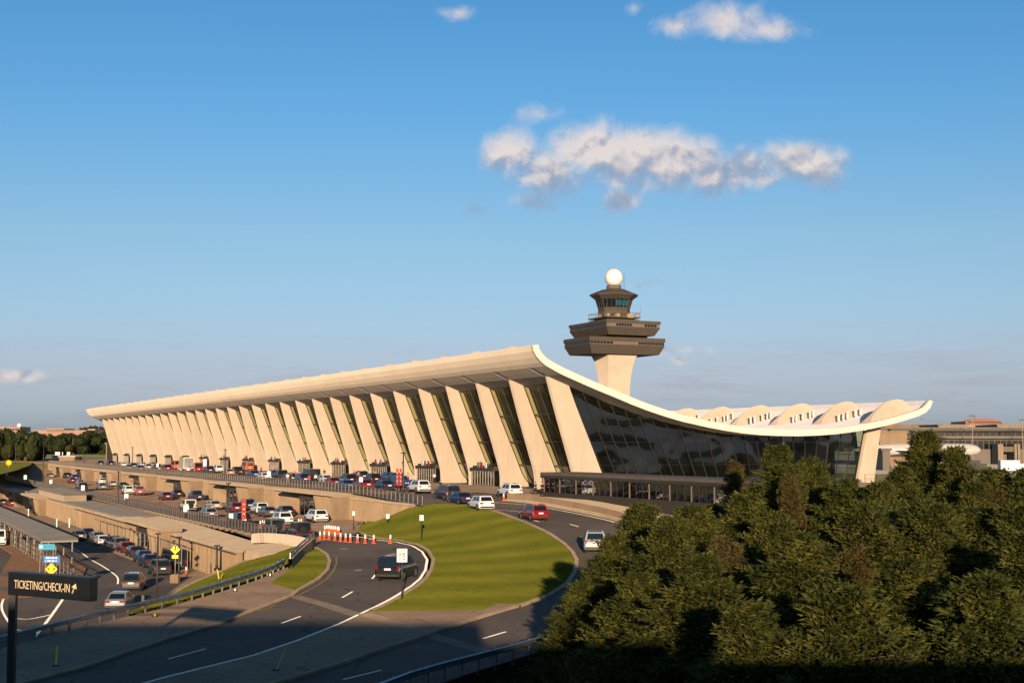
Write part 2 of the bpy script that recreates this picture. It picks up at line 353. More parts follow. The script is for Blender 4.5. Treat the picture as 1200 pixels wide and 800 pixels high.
def setmat(o, m):
    for s_ in o.material_slots: s_.link = 'OBJECT'; s_.material = MATS[m] if isinstance(m, str) else m
def text(body, size, m, parent, loc, rot, sx=1.0, ext=0.01, name='lettering', align='CENTER'):
    cu = bpy.data.curves.new('t', 'FONT'); cu.body = body; cu.size = size; cu.extrude = ext; cu.align_x = align; cu.align_y = 'CENTER'; cu.resolution_u = 2
    o = bpy.data.objects.new('t', cu); link(o); bpy.context.view_layer.update()
    me = bpy.data.meshes.new_from_object(o.evaluated_get(bpy.context.evaluated_depsgraph_get())); bpy.data.objects.remove(o)
    me.materials.clear(); me.materials.append(MATS[m]); me.name = name
    for v in me.vertices: v.co.x *= sx
    n = link(bpy.data.objects.new(name, me)); n.parent = parent; n.location = loc; n.rotation_euler = rot; return n
# ------------------------------------------------------------------ terrain height fields
class TPS:
    def __init__(s, pts, lam=0.5):
        A = np.array(pts, float); s.c = A[:, :2].mean(0); s.k = 60.0; s.X = (A[:, :2]-s.c)/s.k; z = A[:, 2]; n = len(A)
        r2 = ((s.X[:, None]-s.X[None])**2).sum(-1); K = 0.5*r2*np.log(r2+1e-9) + lam*1e-3*np.eye(n)
        Pm = np.c_[np.ones(n), s.X]; M = np.block([[K, Pm], [Pm.T, np.zeros((3, 3))]])
        s.w = np.linalg.solve(M, np.r_[z, 0, 0, 0])
    def __call__(s, x, y):
        q = (np.array([x, y])-s.c)/s.k; r2 = ((s.X-q)**2).sum(-1)
        return float((0.5*r2*np.log(r2+1e-9))@s.w[:-3] + s.w[-3] + s.w[-2]*q[0] + s.w[-1]*q[1])
def cp(x, y, z): p = onz(x, y, z); return (p.x, p.y, z)
def cb(u, v, z): p = Bw(u, v, z); return (p.x, p.y, z)
lawn_east = [(500,592,-.85),(540,593,-.95),(580,600,-1.15),(610,611,-1.6),(640,624,-2.1),(660,637,-2.7),(671,651,-3.2),(672,665,-3.6),(655,690,-3.9),(600,710,-4.0)]
HU = TPS([cb(40,-30,0),cb(40,-10,0),cb(20,-30,0),cb(20,-18,0),cb(20,-8,0),cb(6,-30,-.1),cb(6,-8,-.1),cb(-8,-29,-.35),cb(-16,-30,-.62)] +
         [cp(*q) for q in lawn_east] + [cp(*q) for q in [(592,586,-.4),(640,593,-.8),(690,603,-1.3),(740,616,-1.9),(775,632,-2.7),(800,660,-3.4),(790,700,-3.8),(760,740,-4),(700,760,-4),
         (640,765,-4),(560,780,-4),(500,740,-4),(540,800,-4),(420,790,-4),(300,800,-4)]] + [(x, y, -4) for x in (-20,-5,10) for y in (35,50,62)])
HL = TPS([cp(*q) for q in lawn_east] + [cp(*q) for q in [(420,623,-3.6),(440,633,-3.6),(466,636,-3.6),(496,647,-3.6),(508,658,-3.65),(502,672,-3.7),(485,690,-3.85),(455,706,-4),(432,716,-4),(565,715,-4),
         (300,700,-4),(200,760,-4),(330,760,-4),(100,790,-4),(0,800,-4),(0,760,-4.1),(190,712,-4.1),(250,695,-4.1),(300,678,-4.05),(340,662,-3.85),(365,640,-3.62),(400,640,-3.6),(300,634,-3.6),(375,614,-3.6),(320,622,-3.6),(400,700,-4),(440,740,-4),(400,665,-3.75)]] +
         [cb(-.9,-30.3,-3.42),cb(-10.4,-30.3,-2.75),cb(-13.4,-30.3,-2.0),cb(-16.3,-30.3,-1.0),cb(10,-31,-3.6),cb(10,-48,-3.6),cb(25,-31,-3.6),cb(25,-48,-3.6),cb(-12,-49,-3.6),cb(-25,-50,-3.6)] + [(x, y, -4) for x in (-30,-10,10) for y in (35,50,62)])
ZM, ZL = -3.6, -7.6
def Zmid(x, y): return ZM
def Zlow(x, y): return ZL
def Zup(x, y): return 0.0
def hit(x, y, H):
    d = px_dir(x, y); z = -3.0
    lo, hi = 8.0, 1500.0
    t = lo/d.y; prev = None
    D = lo
    while D < hi:
        t = D/d.y; zz = HC + d.z*t - H(d.x*t, D)
        if zz < 0: break
        prev = D; D *= 1.03
    a, b = prev or lo, D
    for _ in range(30):
        m_ = (a+b)/2; t = m_/d.y
        if HC + d.z*t - H(d.x*t, m_) > 0: a = m_
        else: b = m_
    t = b/d.y; return (d.x*t, b)
def spline(pts, n=6):
    out = []; L = len(pts)
    for i in range(L-1):
        p0, p1, p2, p3 = pts[max(0, i-1)], pts[i], pts[i+1], pts[min(L-1, i+2)]
        for k in range(n):
            t = k/n
            out.append(tuple(0.5*(2*p1[j]+(p2[j]-p0[j])*t+(2*p0[j]-5*p1[j]+4*p2[j]-p3[j])*t*t+(3*p1[j]-p0[j]-3*p2[j]+p3[j])*t**3) for j in range(len(p1))))
    out.append(tuple(pts[-1])); return out
def sheet(name, poly, H, m, dz=0.0, step=3.0, kind='structure', skirt=0.0, parent=None, **kw):
    """poly: world xy outline -> triangulated sheet following H, raised by dz"""
    pts = []
    for i, a in enumerate(poly):
        b = poly[(i+1) % len(poly)]; L = math.dist(a, b); k = max(1, int(L/step))
        for j in range(k): t = j/k; pts.append((a[0]+(b[0]-a[0])*t, a[1]+(b[1]-a[1])*t))
    nb = len(pts); arr = np.array(pts)
    mn, mx = arr.min(0), arr.max(0)
    xs = np.arange(mn[0]+step*.37, mx[0], step); ys = np.arange(mn[1]+step*.41, mx[1], step)
    inner = []
    if len(xs)*len(ys) < 60000:
        x1, y1 = arr[:, 0], arr[:, 1]; x2, y2 = np.roll(x1, -1), np.roll(y1, -1)
        for yy in ys:
            c = (y1 > yy) != (y2 > yy); xi = np.sort((x2[c]-x1[c])*(yy-y1[c])/(y2[c]-y1[c])+x1[c])
            for xx in xs:
                if np.searchsorted(xi, xx) % 2 == 1 and (len(xi) == 0 or np.abs(xi-xx).min() > step*.3): inner.append((xx, yy))
    vin = [Vector(p) for p in pts+inner]
    r = delaunay_2d_cdt(vin, [], [list(range(nb))], 1, 1e-4)
    vs = [(v.x, v.y, H(v.x, v.y)+dz) for v in r[0]]; me = MB()
    me.add(vs, [tuple(f) for f in r[2]], True)
    if skirt:
        bl = [(p[0], p[1], H(*p)+dz) for p in pts]; n = len(bl)
        me.add(bl+[(p[0], p[1], p[2]-skirt) for p in bl], [(i, (i+1) % n, n+(i+1) % n, n+i) for i in range(n)])
    o = me.build(name, m, parent)
    return tag(o, kind=kind, **kw)
def pxpoly(pts, H): return [hit(x, y, H) for x, y in pts]
def strip(name, pts, w, H, m, dz=0.02, parent=None, step=1.5, kind='structure', hgt=0.0, off=0.0, dash=None, **kw):
    """a ribbon of width w along world xy points; hgt > 0 gives it a body (kerb)"""
    # resample
    q = [pts[0]]
    for a, b in zip(pts, pts[1:]):
        L = math.dist(a, b); k = max(1, int(L/step))
        for j in range(1, k+1): q.append((a[0]+(b[0]-a[0])*j/k, a[1]+(b[1]-a[1])*j/k))
    mb = MB(); rows = []
    for i, p in enumerate(q):
        a, b = q[max(0, i-1)], q[min(len(q)-1, i+1)]; d = Vector((b[0]-a[0], b[1]-a[1]))
        if d.length < 1e-6: d = Vector((1, 0))
        d.normalize(); n = Vector((-d.y, d.x))
        L_, R_ = (p[0]+n.x*(w/2+off), p[1]+n.y*(w/2+off)), (p[0]-n.x*(w/2-off), p[1]-n.y*(w/2-off))
        z = H(*p)+dz
        if hgt: rows.append([(L_[0], L_[1], z-.1), (L_[0], L_[1], z+hgt), (R_[0], R_[1], z+hgt), (R_[0], R_[1], z-.1)])
        else: rows.append([(L_[0], L_[1], z), (R_[0], R_[1], z)])
    if dash:
        s_ = 0; keep = []
        for i in range(len(rows)-1):
            L = math.dist(q[i], q[i+1])
            if (s_ % (dash[0]+dash[1])) < dash[0]: mb.sheet([rows[i], rows[i+1]], False)
            s_ += L
    else: mb.sheet(rows, False)
    o = mb.build(name, m, parent); return tag(o, kind=kind, **kw)
# ------------------------------------------------------------------ ground
def ZG(u, v):
    if -330 < u < 300 and -420 < v < -29.7: return -8.4
    if -330 < u < 8 and -420 < v < 95: return -8.4
    if u >= 300 and u < 420 and v < -29.7 and v > -420: return -8.4 + 8.0*(u-300)/120
    if v > 105 or u > 8: return -0.4 if v < 60 else 0.5
    return 0.5
us = [-9000,-3000,-1200,-500,-335,-329.9,-200,-60,8,8.1,60,200,300,340,380,420,700,1500,3500,9000]
vs_ = [-9000,-3000,-1200,-421,-419.9,-200,-100,-50,-29.9,-29.6,0,59,60,95,105,300,800,2500,9000]
g = MB(); rows = []
for u in us: rows.append([tuple(Bw(u, v, ZG(u+.01 if u > 0 else u-.01*0, v))) for v in vs_])
g.sheet(rows, False); g.build('ground', 'far_grass', None, kind='structure')
# soil under the foreground trees
sheet('embankment', [tuple(onz(x, y, -8.3)[:2]) for x, y in [(560,1500),(700,800),(690,700),(820,640),(1000,640),(1260,640),(1900,1500)]], lambda x, y: -8.3, 'soil', 0.02, 8)
# ------------------------------------------------------------------ upper level: kerbside road, walk, plaza
def rect(u0, u1, v0, v1): return [tuple(Bw(u, v)[:2]) for u, v in ((u0, v0), (u1, v0), (u1, v1), (u0, v1))]
sheet('upper_road', rect(6, 900, -30, -11.5), Zup, 'asphalt_tan', 0.0, 30, skirt=0.3)
sheet('upper_sidewalk', rect(-7.5, 420, -11.5, 6), Zup, 'concrete_slab', -0.004+0.004, 30, skirt=1.0)
upx = [(483,591.5),(500,592),(540,593),(560,596),(580,600),(597,606),(612,612),(628,619),(645,628),(658,637),(668,647),(673,657),(671,670),(662,684),(640,698),(604,711)]
E_east = pxpoly(upx, HU)
barr = pxpoly([(592,586.5),(620,589.5),(646,594),(680,600.5),(710,607),(740,616),(765,628),(785,645),(795,670),(785,700),(760,728),(705,745),(650,757),(600,773),(552,788),(500,806),(420,838),(330,880)], HU)
isl_low = pxpoly([(604,711),(576,719),(540,730),(500,744),(470,754),(440,763),(400,777),(350,793),(320,801),(200,850),(140,880)], HU)
uproad = [tuple(Bw(6, -30)[:2])] + E_east + isl_low[1:] + barr[::-1] + [tuple(Bw(-7.5, -11.5)[:2]), tuple(Bw(6, -11.5)[:2])]
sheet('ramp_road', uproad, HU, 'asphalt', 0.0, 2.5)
# ------------------------------------------------------------------ mid level
sheet('arrivals_road', rect(6, 260, -49.3, -30), Zmid, 'asphalt_tan', 0.0, 30, skirt=0.2)
def Zfar(x, y):
    u, v = uvof(x, y); return ZM + (max(0, u-260)/130)*3.7
sheet('arrivals_road_far', rect(260, 400, -49.3, -30.3), Zfar, 'asphalt_tan', 0.0, 10)
low_edge = pxpoly([(365,640),(372,642),(385,650),(388.5,658),(386,668),(376,678),(352,692),(345,698),(325,706),(312,711),(260,731),(200,749),(100,783),(25,803),(-60,835),(-200,900)], HL)
white_r = pxpoly([(413,628),(440,632.5),(466,635.2),(484,639.5),(496,646.5),(502,656),(500,668),(494,678),(484,686.5),(468,697),(440,712),(426,718.5),(400,731),(350,751),(300,768),(200,793),(120,815),(0,850),(-100,885)], HL)
r1 = [tuple(Bw(6, -49.3)[:2])] + pxpoly([(300,632)], HL) + low_edge + white_r[::-1] + pxpoly([(420,623)], HL) + [tuple(Bw(-.5, -30.4)[:2]), tuple(Bw(6, -30.4)[:2])]
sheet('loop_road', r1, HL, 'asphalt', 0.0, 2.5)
# tan worn paving on the near end of the arrivals road
pv = pxpoly([(300,631),(330,634),(362,637),(400,628.5),(420,623.5),(436,618)], HL)
sheet('arrivals_apron', [tuple(Bw(6, -49.2)[:2])] + pv[:5] + [tuple(Bw(-.5, -30.6)[:2]), tuple(Bw(6, -30.6)[:2])], HL, 'asphalt_tan', 0.012, 2.5)
# concrete walk at the foot of the wall
sheet('arrivals_sidewalk', rect(2, 260, -33.6, -30.1), Zmid, 'concrete_slab', 0.15, 30, skirt=0.2)
sheet('arrivals_sidewalk', pxpoly([(384,609),(426,610.5),(421,621.5),(400,622.5),(366,620),(362,615)], HL), HL, 'concrete_slab', 0.05, 2.5, skirt=0.1)
# gores and islands of concrete
gore = pxpoly([(338,664),(345,668),(345,686),(345,698),(325,706),(312,711),(260,731),(200,749),(100,783),(25,803),(-60,835),(-200,900),(-260,860),(-100,790),(0,760),(100,734),(190,713),(250,696),(300,680)], HL)
sheet('gore_pavement', gore, HL, 'concrete_slab', 0.03, 2.5, skirt=0.1)
isl = pxpoly([(426,719),(432,716.5),(500,715.5),(565,715),(583,707),(604,708)], HL) + isl_low + white_r[::-1][1:7]
sheet('island_pavement', isl, HL, 'concrete_slab', 0.03, 2.5, skirt=0.1)
# ------------------------------------------------------------------ lawns
lawn_w = pxpoly([(565,715),(500,715.5),(432,716.5),(444,711.5),(470,697.5),(487,687),(497,678),(503.5,668),(506,656),(500,645.5),(486,638),(467,633.8),(441,631),(426,627),(420,623.5)], HL)
wall_ft = [tuple(Bw(u, -30.25)[:2]) for u in (-1, -5, -10.4, -13.4, -16.3)]
lawn = lawn_w + wall_ft + E_east[1:-1] + pxpoly([(604,708),(583,707)], HL)
sheet('lawn', lawn, HL, 'lawn', 0.06, 1.6, skirt=0.2)
LW = pxpoly([(371,643),(380,647.5),(385,653),(386,661),(382,669),(374,676),(362,683),(350,690),(345,691),(330,687),(317,684),(325,678),(338,670),(342,662),(352,654)], HL)
sheet('lawn', LW, HL, 'lawn', 0.07, 1.6, skirt=0.15)
def blades(name, poly, H, dz, n, h, seed, label):
    R = np.random.default_rng(seed); A = np.array(poly); mn, mx = A.min(0), A.max(0); x1, y1 = A[:, 0], A[:, 1]; x2, y2 = np.roll(x1, -1), np.roll(y1, -1)
    q = R.uniform(mn, mx, (n, 2)); ins = np.zeros(n, bool)
    for i in range(0, n, 4000):
        b = q[i:i+4000]; c = (y1[None] > b[:, 1:]) != (y2[None] > b[:, 1:]); xi = (x2-x1)[None]*(b[:, 1:]-y1[None])/(y2-y1+1e-12)[None]+x1[None]
        ins[i:i+4000] = (c & (b[:, :1] < xi)).sum(1) % 2 == 1
    q = q[ins]; k = len(q)
    if callable(H):
        g = 24; gx, gy = np.linspace(mn[0], mx[0], g), np.linspace(mn[1], mx[1], g*2); Z = np.array([[H(a, b) for b in gy] for a in gx])
        fx = (q[:, 0]-mn[0])/(mx[0]-mn[0])*(g-1); fy = (q[:, 1]-mn[1])/(mx[1]-mn[1])*(g*2-1); ix, iy = np.minimum(fx.astype(int), g-2), np.minimum(fy.astype(int), g*2-2); tx, ty = fx-ix, fy-iy
        z = Z[ix, iy]*(1-tx)*(1-ty)+Z[ix+1, iy]*tx*(1-ty)+Z[ix, iy+1]*(1-tx)*ty+Z[ix+1, iy+1]*tx*ty + dz
    a = R.uniform(0, PI, k); hh = h*R.uniform(.5, 1.2, k); ln = R.normal(0, .5, (k, 2))*hh[:, None]; w = .07
    V = np.stack([np.c_[q[:, 0]-np.cos(a)*w, q[:, 1]-np.sin(a)*w, z], np.c_[q[:, 0]+np.cos(a)*w, q[:, 1]+np.sin(a)*w, z], np.c_[q+ln, z+hh]], 1).reshape(-1, 3).astype(np.float32)
    T = np.arange(len(V), dtype=np.int32); me = bpy.data.meshes.new(name); me.vertices.add(len(V)); me.vertices.foreach_set('co', V.ravel()); me.loops.add(len(T)); me.loops.foreach_set('vertex_index', T)
    me.polygons.add(len(T)//3); me.polygons.foreach_set('loop_start', np.arange(0, len(T), 3, dtype=np.int32)); me.polygons.foreach_set('loop_total', np.full(len(T)//3, 3, np.int32)); me.materials.append(MATS['lawn']); me.update(calc_edges=True)
    tag(link(bpy.data.objects.new(name, me)), label, 'grass', kind='stuff')
blades('grass', lawn, HL, .05, 420000, .055, 1, 'short mown grass of the big round lawn')
blades('grass', LW, HL, .05, 40000, .075, 2, 'short mown grass of the small lawn')
# kerbs along the lawns
strip('kerb', lawn_w[2:], 0.3, HL, 'kerb', 0.0, hgt=0.13, off=-0.15)
strip('kerb', E_east[1:], 0.35, HU, 'kerb', 0.0, hgt=0.14, off=0.2)
strip('kerb', isl_low, 0.3, HU, 'kerb', 0.0, hgt=0.14, off=0.1)
strip('kerb', low_edge[1:], 0.3, HL, 'kerb', 0.0, hgt=0.13, off=-0.15)
# painted lines
strip('road_marking', white_r, 0.22, HL, 'white_paint', 0.045, off=-0.1)
strip('road_marking', pxpoly([(394,652),(394.5,660),(391,669),(382,679),(370,687),(345,699.5)], HL), 0.15, HL, 'yellow_paint', 0.02)
strip('road_marking', pxpoly([(322,709),(312,713.5),(303,716)], HL), 0.15, HL, 'yellow_paint', 0.02)
for a, b in [((197,772),(241,760)),((330,730),(352,722)),((401,700),(413,693)),((436,678),(440,673)),((416,668),(424,667.5)),((398,643),(408,642.5))]:
    strip('road_marking', pxpoly([a, b], HL), 0.15, HL, 'white_paint', 0.02)
for a, b in [((566,748),(593,740)),((402,796),(447,785)),((668,614),(678,617)),((620,608),(632,611)),((575,597),(591,598)),((593,598),(611,599.5))]:
    strip('road_marking', pxpoly([a, b], HU), 0.15, HU, 'white_paint', 0.02)
strip('road_marking', pxpoly([(580,588.5),(620,591.5),(646,596),(680,602.5),(710,609),(740,618),(764,630)], HU), 0.2, HU, 'white_paint', 0.02)
strip('road_marking', pxpoly([(630,618),(647,627),(661,637),(671,648),(675.5,658),(673,669)], HU), 0.15, HU, 'yellow_paint', 0.02, off=0.1)
strip('road_marking', pxpoly([(575,720),(588,714),(602,711)], HU), 0.15, HU, 'yellow_paint', 0.02)
strip('road_joint', pxpoly([(345,698.5),(380,708),(420,721)], HL), 1.1, HL, 'joint_strip', 0.016)
strip('road_joint', pxpoly([(426,719),(460,730),(499,741)], HL), 1.1, HL, 'kerb', 0.05)
strip('road_joint', pxpoly([(501,743),(540,755),(585,768)], HU), 1.1, HU, 'joint_strip', 0.016)
# ------------------------------------------------------------------ lower level
sheet('lower_road', rect(-90, 300, -110, -57.5), Zlow, 'asphalt', 0.0, 30)
sheet('lower_sidewalk', rect(-22, 300, -59.5, -55.3), Zlow, 'concrete_slab', 0.14, 30, skirt=0.2)
med = [tuple(onz(x, y, ZL)[:2]) for x, y in [(10,640),(60,640),(84,650),(92,662),(91,676),(88,684),(60,684),(22,655)]]
sheet('median_pavement', [tuple(Bw(200, -66)[:2]), tuple(Bw(200, -72)[:2])] + [tuple(Bw(17, -72)[:2]), tuple(Bw(-38, -80)[:2]), tuple(Bw(-36, -73)[:2]), tuple(Bw(-24, -69.5)[:2]), tuple(Bw(-8, -66.5)[:2])], Zlow, 'brick_paving', 0.12, 8, skirt=0.2)
for pts, w in (([(70,634),(90,644),(106,655),(120,663),(132,671),(138,677),(138,684)], .18), ([(6,670),(12,674),(15,680),(14,686),(4,702),(2,712),(6,722),(16,737),(20,744)], .2),
               ([(77,697),(58,724),(40,747)], .25), ([(10,724),(20,724.5),(35,725),(60,720)], .18), ([(16,737),(30,738.5),(48,735.5)], .18)):
    strip('road_marking', [tuple(onz(x, y, ZL)[:2]) for x, y in spline(pts, 4)], w, Zlow, 'white_paint', 0.02)
# the grass bank between the gore and the lower road
bank_near = [(150,720,-4.6),(190,711.5,-4.2),(220,703,-4.15),(250,694,-4.12),(300,678,-4.08),(325,668.5,-3.97),(345,655,-3.8),(366,639,-3.64)]
bank_far = [(150,724,-7.55),(192,703,-7.3),(205,695,-7.15),(228,683,-6.9),(255,671.5,-6.2),(300,653,-4.9),(330,645,-4.1),(366,634,-3.66)]
g = MB(); A = [cp(*q) for q in spline(bank_near, 5)]; Bp = [cp(*q) for q in spline(bank_far, 5)]
g.sheet([[tuple(np.array(a)*(1-t)+np.array(b)*t + np.array([0, 0, .25*math.sin(PI*t)])) for t in np.linspace(0, 1, 8)] for a, b in zip(A, Bp)])
g.build('grass_bank', 'lawn', None, kind='structure')
gv = g.v
RB = np.random.default_rng(3); bl = []
for f in g.f:
    c = [np.array(gv[i]) for i in f]
    for _ in range(90):
        a_, b_ = RB.random(2); p = (c[0]*(1-a_)+c[1]*a_)*(1-b_)+(c[3]*(1-a_)+c[2]*a_)*b_; t_ = RB.uniform(0, PI); h_ = RB.uniform(.04, .09); bl += [(p[0]-math.cos(t_)*.07, p[1]-math.sin(t_)*.07, p[2]), (p[0]+math.cos(t_)*.07, p[1]+math.sin(t_)*.07, p[2]), (p[0]+RB.normal(0, .03), p[1]+RB.normal(0, .03), p[2]+h_)]
mbg = MB(); mbg.v = bl; mbg.f = [(i, i+1, i+2) for i in range(0, len(bl), 3)]; mbg.sm = [False]*len(mbg.f)
tag(mbg.build('grass', 'lawn'), 'mown grass on the sloping bank', 'grass', kind='stuff')
strip('kerb', [(p[0], p[1]) for p in Bp[6:30]], 0.4, lambda x, y: min(Bp, key=lambda q: (q[0]-x)**2+(q[1]-y)**2)[2], 'kerb', 0.0, hgt=0.15)
# sloped concrete beside the lower road, left of the bank
sheet('lower_verge', [tuple(onz(x, y, ZL)[:2]) for x, y in [(150,724),(186,706),(204,690),(244,664),(262,668),(262,700),(200,760)]], Zlow, 'concrete_slab', 0.05, 5)
# concrete shelf between the fence of the arrivals road and the lower wall
def Zsh(x, y):
    u, v = uvof(x, y); return ZM - 0.06 - 0.003*max(0, u) - (0.09*max(0, -v-49.3) if u < 33 else 0.0)
sheet('shelf_slab', rect(33, 300, -55.4, -49.3), Zsh, 'roof_grey', 0.0, 20, skirt=0.5)
sheet('shelf_slab', [tuple(Bw(33, -49.3)[:2]), tuple(Bw(33, -55.4)[:2]), tuple(Bw(-20, -55.2)[:2])] + pxpoly([(296,640),(330,644),(364,637),(300,632)], lambda x, y: ZM), Zsh, 'coping', 0.01, 3, skirt=3.5)  # near slab coloured tan for the sunlight on its slope, the rest grey
# far left: grass wedge beside the arrivals road and the meadow beyond
sheet('verge_grass', [tuple(onz(x, y, -0.25)[:2]) for x, y in [(-60,541),(38,541.5),(36,545),(20,551),(0,556),(-60,570)]], lambda x, y: -0.25, 'lawn', 0.1, 30)
sheet('meadow', [tuple(onz(x, y, -0.3)[:2]) for x, y in [(-200,529),(140,528.5),(140,536),(30,538),(-200,541)]], lambda x, y: -0.3, 'far_grass', 0.1, 200)
sheet('airport_apron', rect(-900, 900, 96, 900), lambda x, y: 0.55, 'apron', 0.0, 200)
# ------------------------------------------------------------------ terminal  (local x = depth v, y = along u)
term = empty('terminal_building', Bw(0, 0, 0), TH, label='long cream concrete terminal with upswept curved roof and leaning piers', cat='building')
UN, UF = -5.04, 388.7
under = [(-8.44,19.85),(-8.30,19.1),(-7.75,18.28),(-7.05,17.6),(-6.35,17.12),(-5.1,16.52),(-4.0,16.02),(-2.5,15.45),(-1.0,14.88),(1.4,14.0),(4.12,13.06),(6.8,12.1),(9.5,11.23),(12.3,10.44),(15.1,9.75),(19.3,8.97),(22.3,8.5),(25.2,8.15),(28.1,7.92),(31.1,7.8),(35.0,7.76),(38.7,7.88),(41.9,8.08),(45.0,8.42),(48.2,8.85),(50.7,9.28),(53.2,9.8),(55.6,10.37),(57.7,10.92),(59.1,11.5),(59.95,12.2),(60.45,13.2)]
def yz(v):
    for a, b in zip(under, under[1:]):
        if a[0] <= v <= b[0]: return a[1]+(b[1]-a[1])*(v-a[0])/(b[0]-a[0])
    return under[-1][1]
def offs(prof, t):
    out = []
    for i, p in enumerate(prof):
        a, b = prof[max(0, i-1)], prof[min(len(prof)-1, i+1)]; dx, dz = b[0]-a[0], b[1]-a[1]; L = math.hypot(dx, dz)
        out.append((p[0]-dz/L*t, p[1]+dx/L*t))
    return out
top_in = offs(under, 0.55); top_out = offs(under, 0.95)
top_in[0] = (-7.95, 19.98); top_out[0] = (-7.55, 20.0); top_in[-1] = (60.0, 13.35); top_out[-1] = (59.8, 13.4)
# roof shell with slots where the piers pass through
SL0, SL1 = -6.6, -4.0       # slot extent in v
iS0 = [i for i, p in enumerate(under) if p[0] < -6.0][-1]; iS1 = [i for i, p in enumerate(under) if p[0] >= -4.05][0]
iS0 = 4                     # v=-6.35 .. v=-4.0
ucuts = [UN+0.55]
for k in range(32): ucuts += [k*S-0.62, k*S+0.62]
ucuts += [UF-0.55]; ucuts.sort()
def ulist():
    out = []
    for a, b in zip(ucuts, ucuts[1:]): out.append((a, b, abs((b-a)-1.24) < .01))
    return out
rb = MB(); rt = MB()
for a, b, slot in ulist():
    for i in range(len(under)-1):
        if slot and iS0 <= i < iS1: continue
        rb.add([(under[i][0], a, under[i][1]), (under[i+1][0], a, under[i+1][1]), (under[i+1][0], b, under[i+1][1]), (under[i][0], b, under[i][1])], [(0,1,2,3)], True)
        rt.add([(top_in[i][0], a, top_in[i][1]), (top_in[i+1][0], a, top_in[i+1][1]), (top_in[i+1][0], b, top_in[i+1][1]), (top_in[i][0], b, top_in[i][1])], [(0,1,2,3)], True)
    if slot:
        for y in (a, b):
            for i in range(iS0, iS1):
                rb.add([(under[i][0], y, under[i][1]), (under[i+1][0], y, under[i+1][1]), (top_in[i+1][0], y, top_in[i+1][1]), (top_in[i][0], y, top_in[i][1])], [(0,1,2,3)])
        for i in (iS0, iS1):
            rb.add([(under[i][0], a, under[i][1]), (under[i][0], b, under[i][1]), (top_in[i][0], b, top_in[i][1]), (top_in[i][0], a, top_in[i][1])], [(0,1,2,3)])
rb.add([(under[0][0], UN, under[0][1]), (under[0][0], UF, under[0][1]), (top_in[0][0], UF, top_in[0][1]), (top_in[0][0], UN, top_in[0][1])], [(0,1,2,3)])
rb.add([(under[-1][0], UN, under[-1][1]), (under[-1][0], UF, under[-1][1]), (top_in[-1][0], UF, top_in[-1][1]), (top_in[-1][0], UN, top_in[-1][1])], [(0,1,2,3)])
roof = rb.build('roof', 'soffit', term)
rt.build('roof_deck', 'roof_top', roof)
for a, b in ((UN, UN+0.55), (UF-0.55, UF)):
    e = MB(); poly = under + top_out[::-1]; n = len(under)
    for i in range(n-1):
        q = [(under[i], a), (under[i+1], a), (top_out[i+1], a), (top_out[i], a)]
        for yy in (a, b): e.add([(p[0], yy, p[1]) for p in (under[i], under[i+1], top_out[i+1], top_out[i])], [(0,1,2,3)])
        e.add([(p[0], yy, p[1]) for p, yy in ((under[i], a), (under[i+1], a), (under[i+1], b), (under[i], b))], [(0,1,2,3)])
        e.add([(p[0], yy, p[1]) for p, yy in ((top_out[i], a), (top_out[i+1], a), (top_out[i+1], b), (top_out[i], b))], [(0,1,2,3)])
    for p, q in ((under[0], top_out[0]), (under[-1], top_out[-1])): e.add([(p[0], a, p[1]), (q[0], a, q[1]), (q[0], b, q[1]), (p[0], b, p[1])], [(0,1,2,3)])
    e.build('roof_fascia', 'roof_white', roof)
# fine ribs of the shutter boards across the soffit, and expansion seams in the rolled edge
for k in range(-0, 31):
    seam = MB()
    for du in (S/2,):
        u0 = k*S+du
        if u0 > UF-1: continue
        for i in range(len(under)-1 if k < 1 else 7):
            p, q = under[i], under[i+1]
            dz = -0.012
            seam.add([(p[0]-.012, u0-.02, p[1]+dz), (q[0]-.012, u0-.02, q[1]+dz), (q[0]-.012, u0+.02, q[1]+dz), (p[0]-.012, u0+.02, p[1]+dz)], [(0,1,2,3)])
    if seam.v: seam.build('seam', 'coping', roof)
# equipment boxes on the front edge of the roof
for k in range(31):
    b = MB().box(-7.7, -6.5, -.9, .9, 19.6, 20.25).box(-7.6, -6.7, -.7, -.1, 20.25, 20.42)
    if k == 0: me_rb = b.mesh('roof_vent', 'concrete_cream')
    inst('roof_vent', me_rb, roof, (-0.72, 4.1+k*12.5, 8.06), sc=(.9, .5, .6))
# humped fairings on the rear curl of the roof
hb = MB(); rows = []
arc = [(50.2,yz(50.2)+.45),(50.7,10.8),(51.4,11.6),(52.3,12.35),(53.4,13.05),(54.5,13.38),(55.6,13.5),(56.6,13.35),(57.4,12.95),(57.9,12.45),(58.3,12.0)]
NJ = 7
for j in range(NJ+1):
    s_ = j/NJ; k_ = math.cos(s_*PI/2)**.8
    rows.append([(v+1.2*s_*0, 1.0*(1-((v-54.5)/4)**2)*0 + 2.9*s_**1.2, yz(v)+.5+max(0, (z-yz(v)-.5))*k_) for v, z in arc])
face = [(v-.1, -.9*math.sin(PI*i/10)*0.6, z+.02) for i, (v, z) in enumerate(arc)]
base_ = [(v+.35*(1-2*i/10), -1.0-.35*math.sin(PI*i/10), yz(v)+.45) for i, (v, z) in enumerate(arc)]
mid_ = [((f[0]+g_[0])/2, (f[1]+g_[1])/2-.25, (f[2]+g_[2])/2) for f, g_ in zip(face, base_)]
hb.sheet([base_, mid_, face], True); hb.sheet([face, rows[0]], False); hb.sheet(rows, True)
me_h = hb.mesh('roof_fairing', 'concrete_cream')
pipe_me = MB().lathe([(0.16, 0), (0.16, 1.5)], n=8).lathe([(0.26, 1.5), (0.26, 1.72)], n=8).mesh('vent_pipe', 'white_sign')
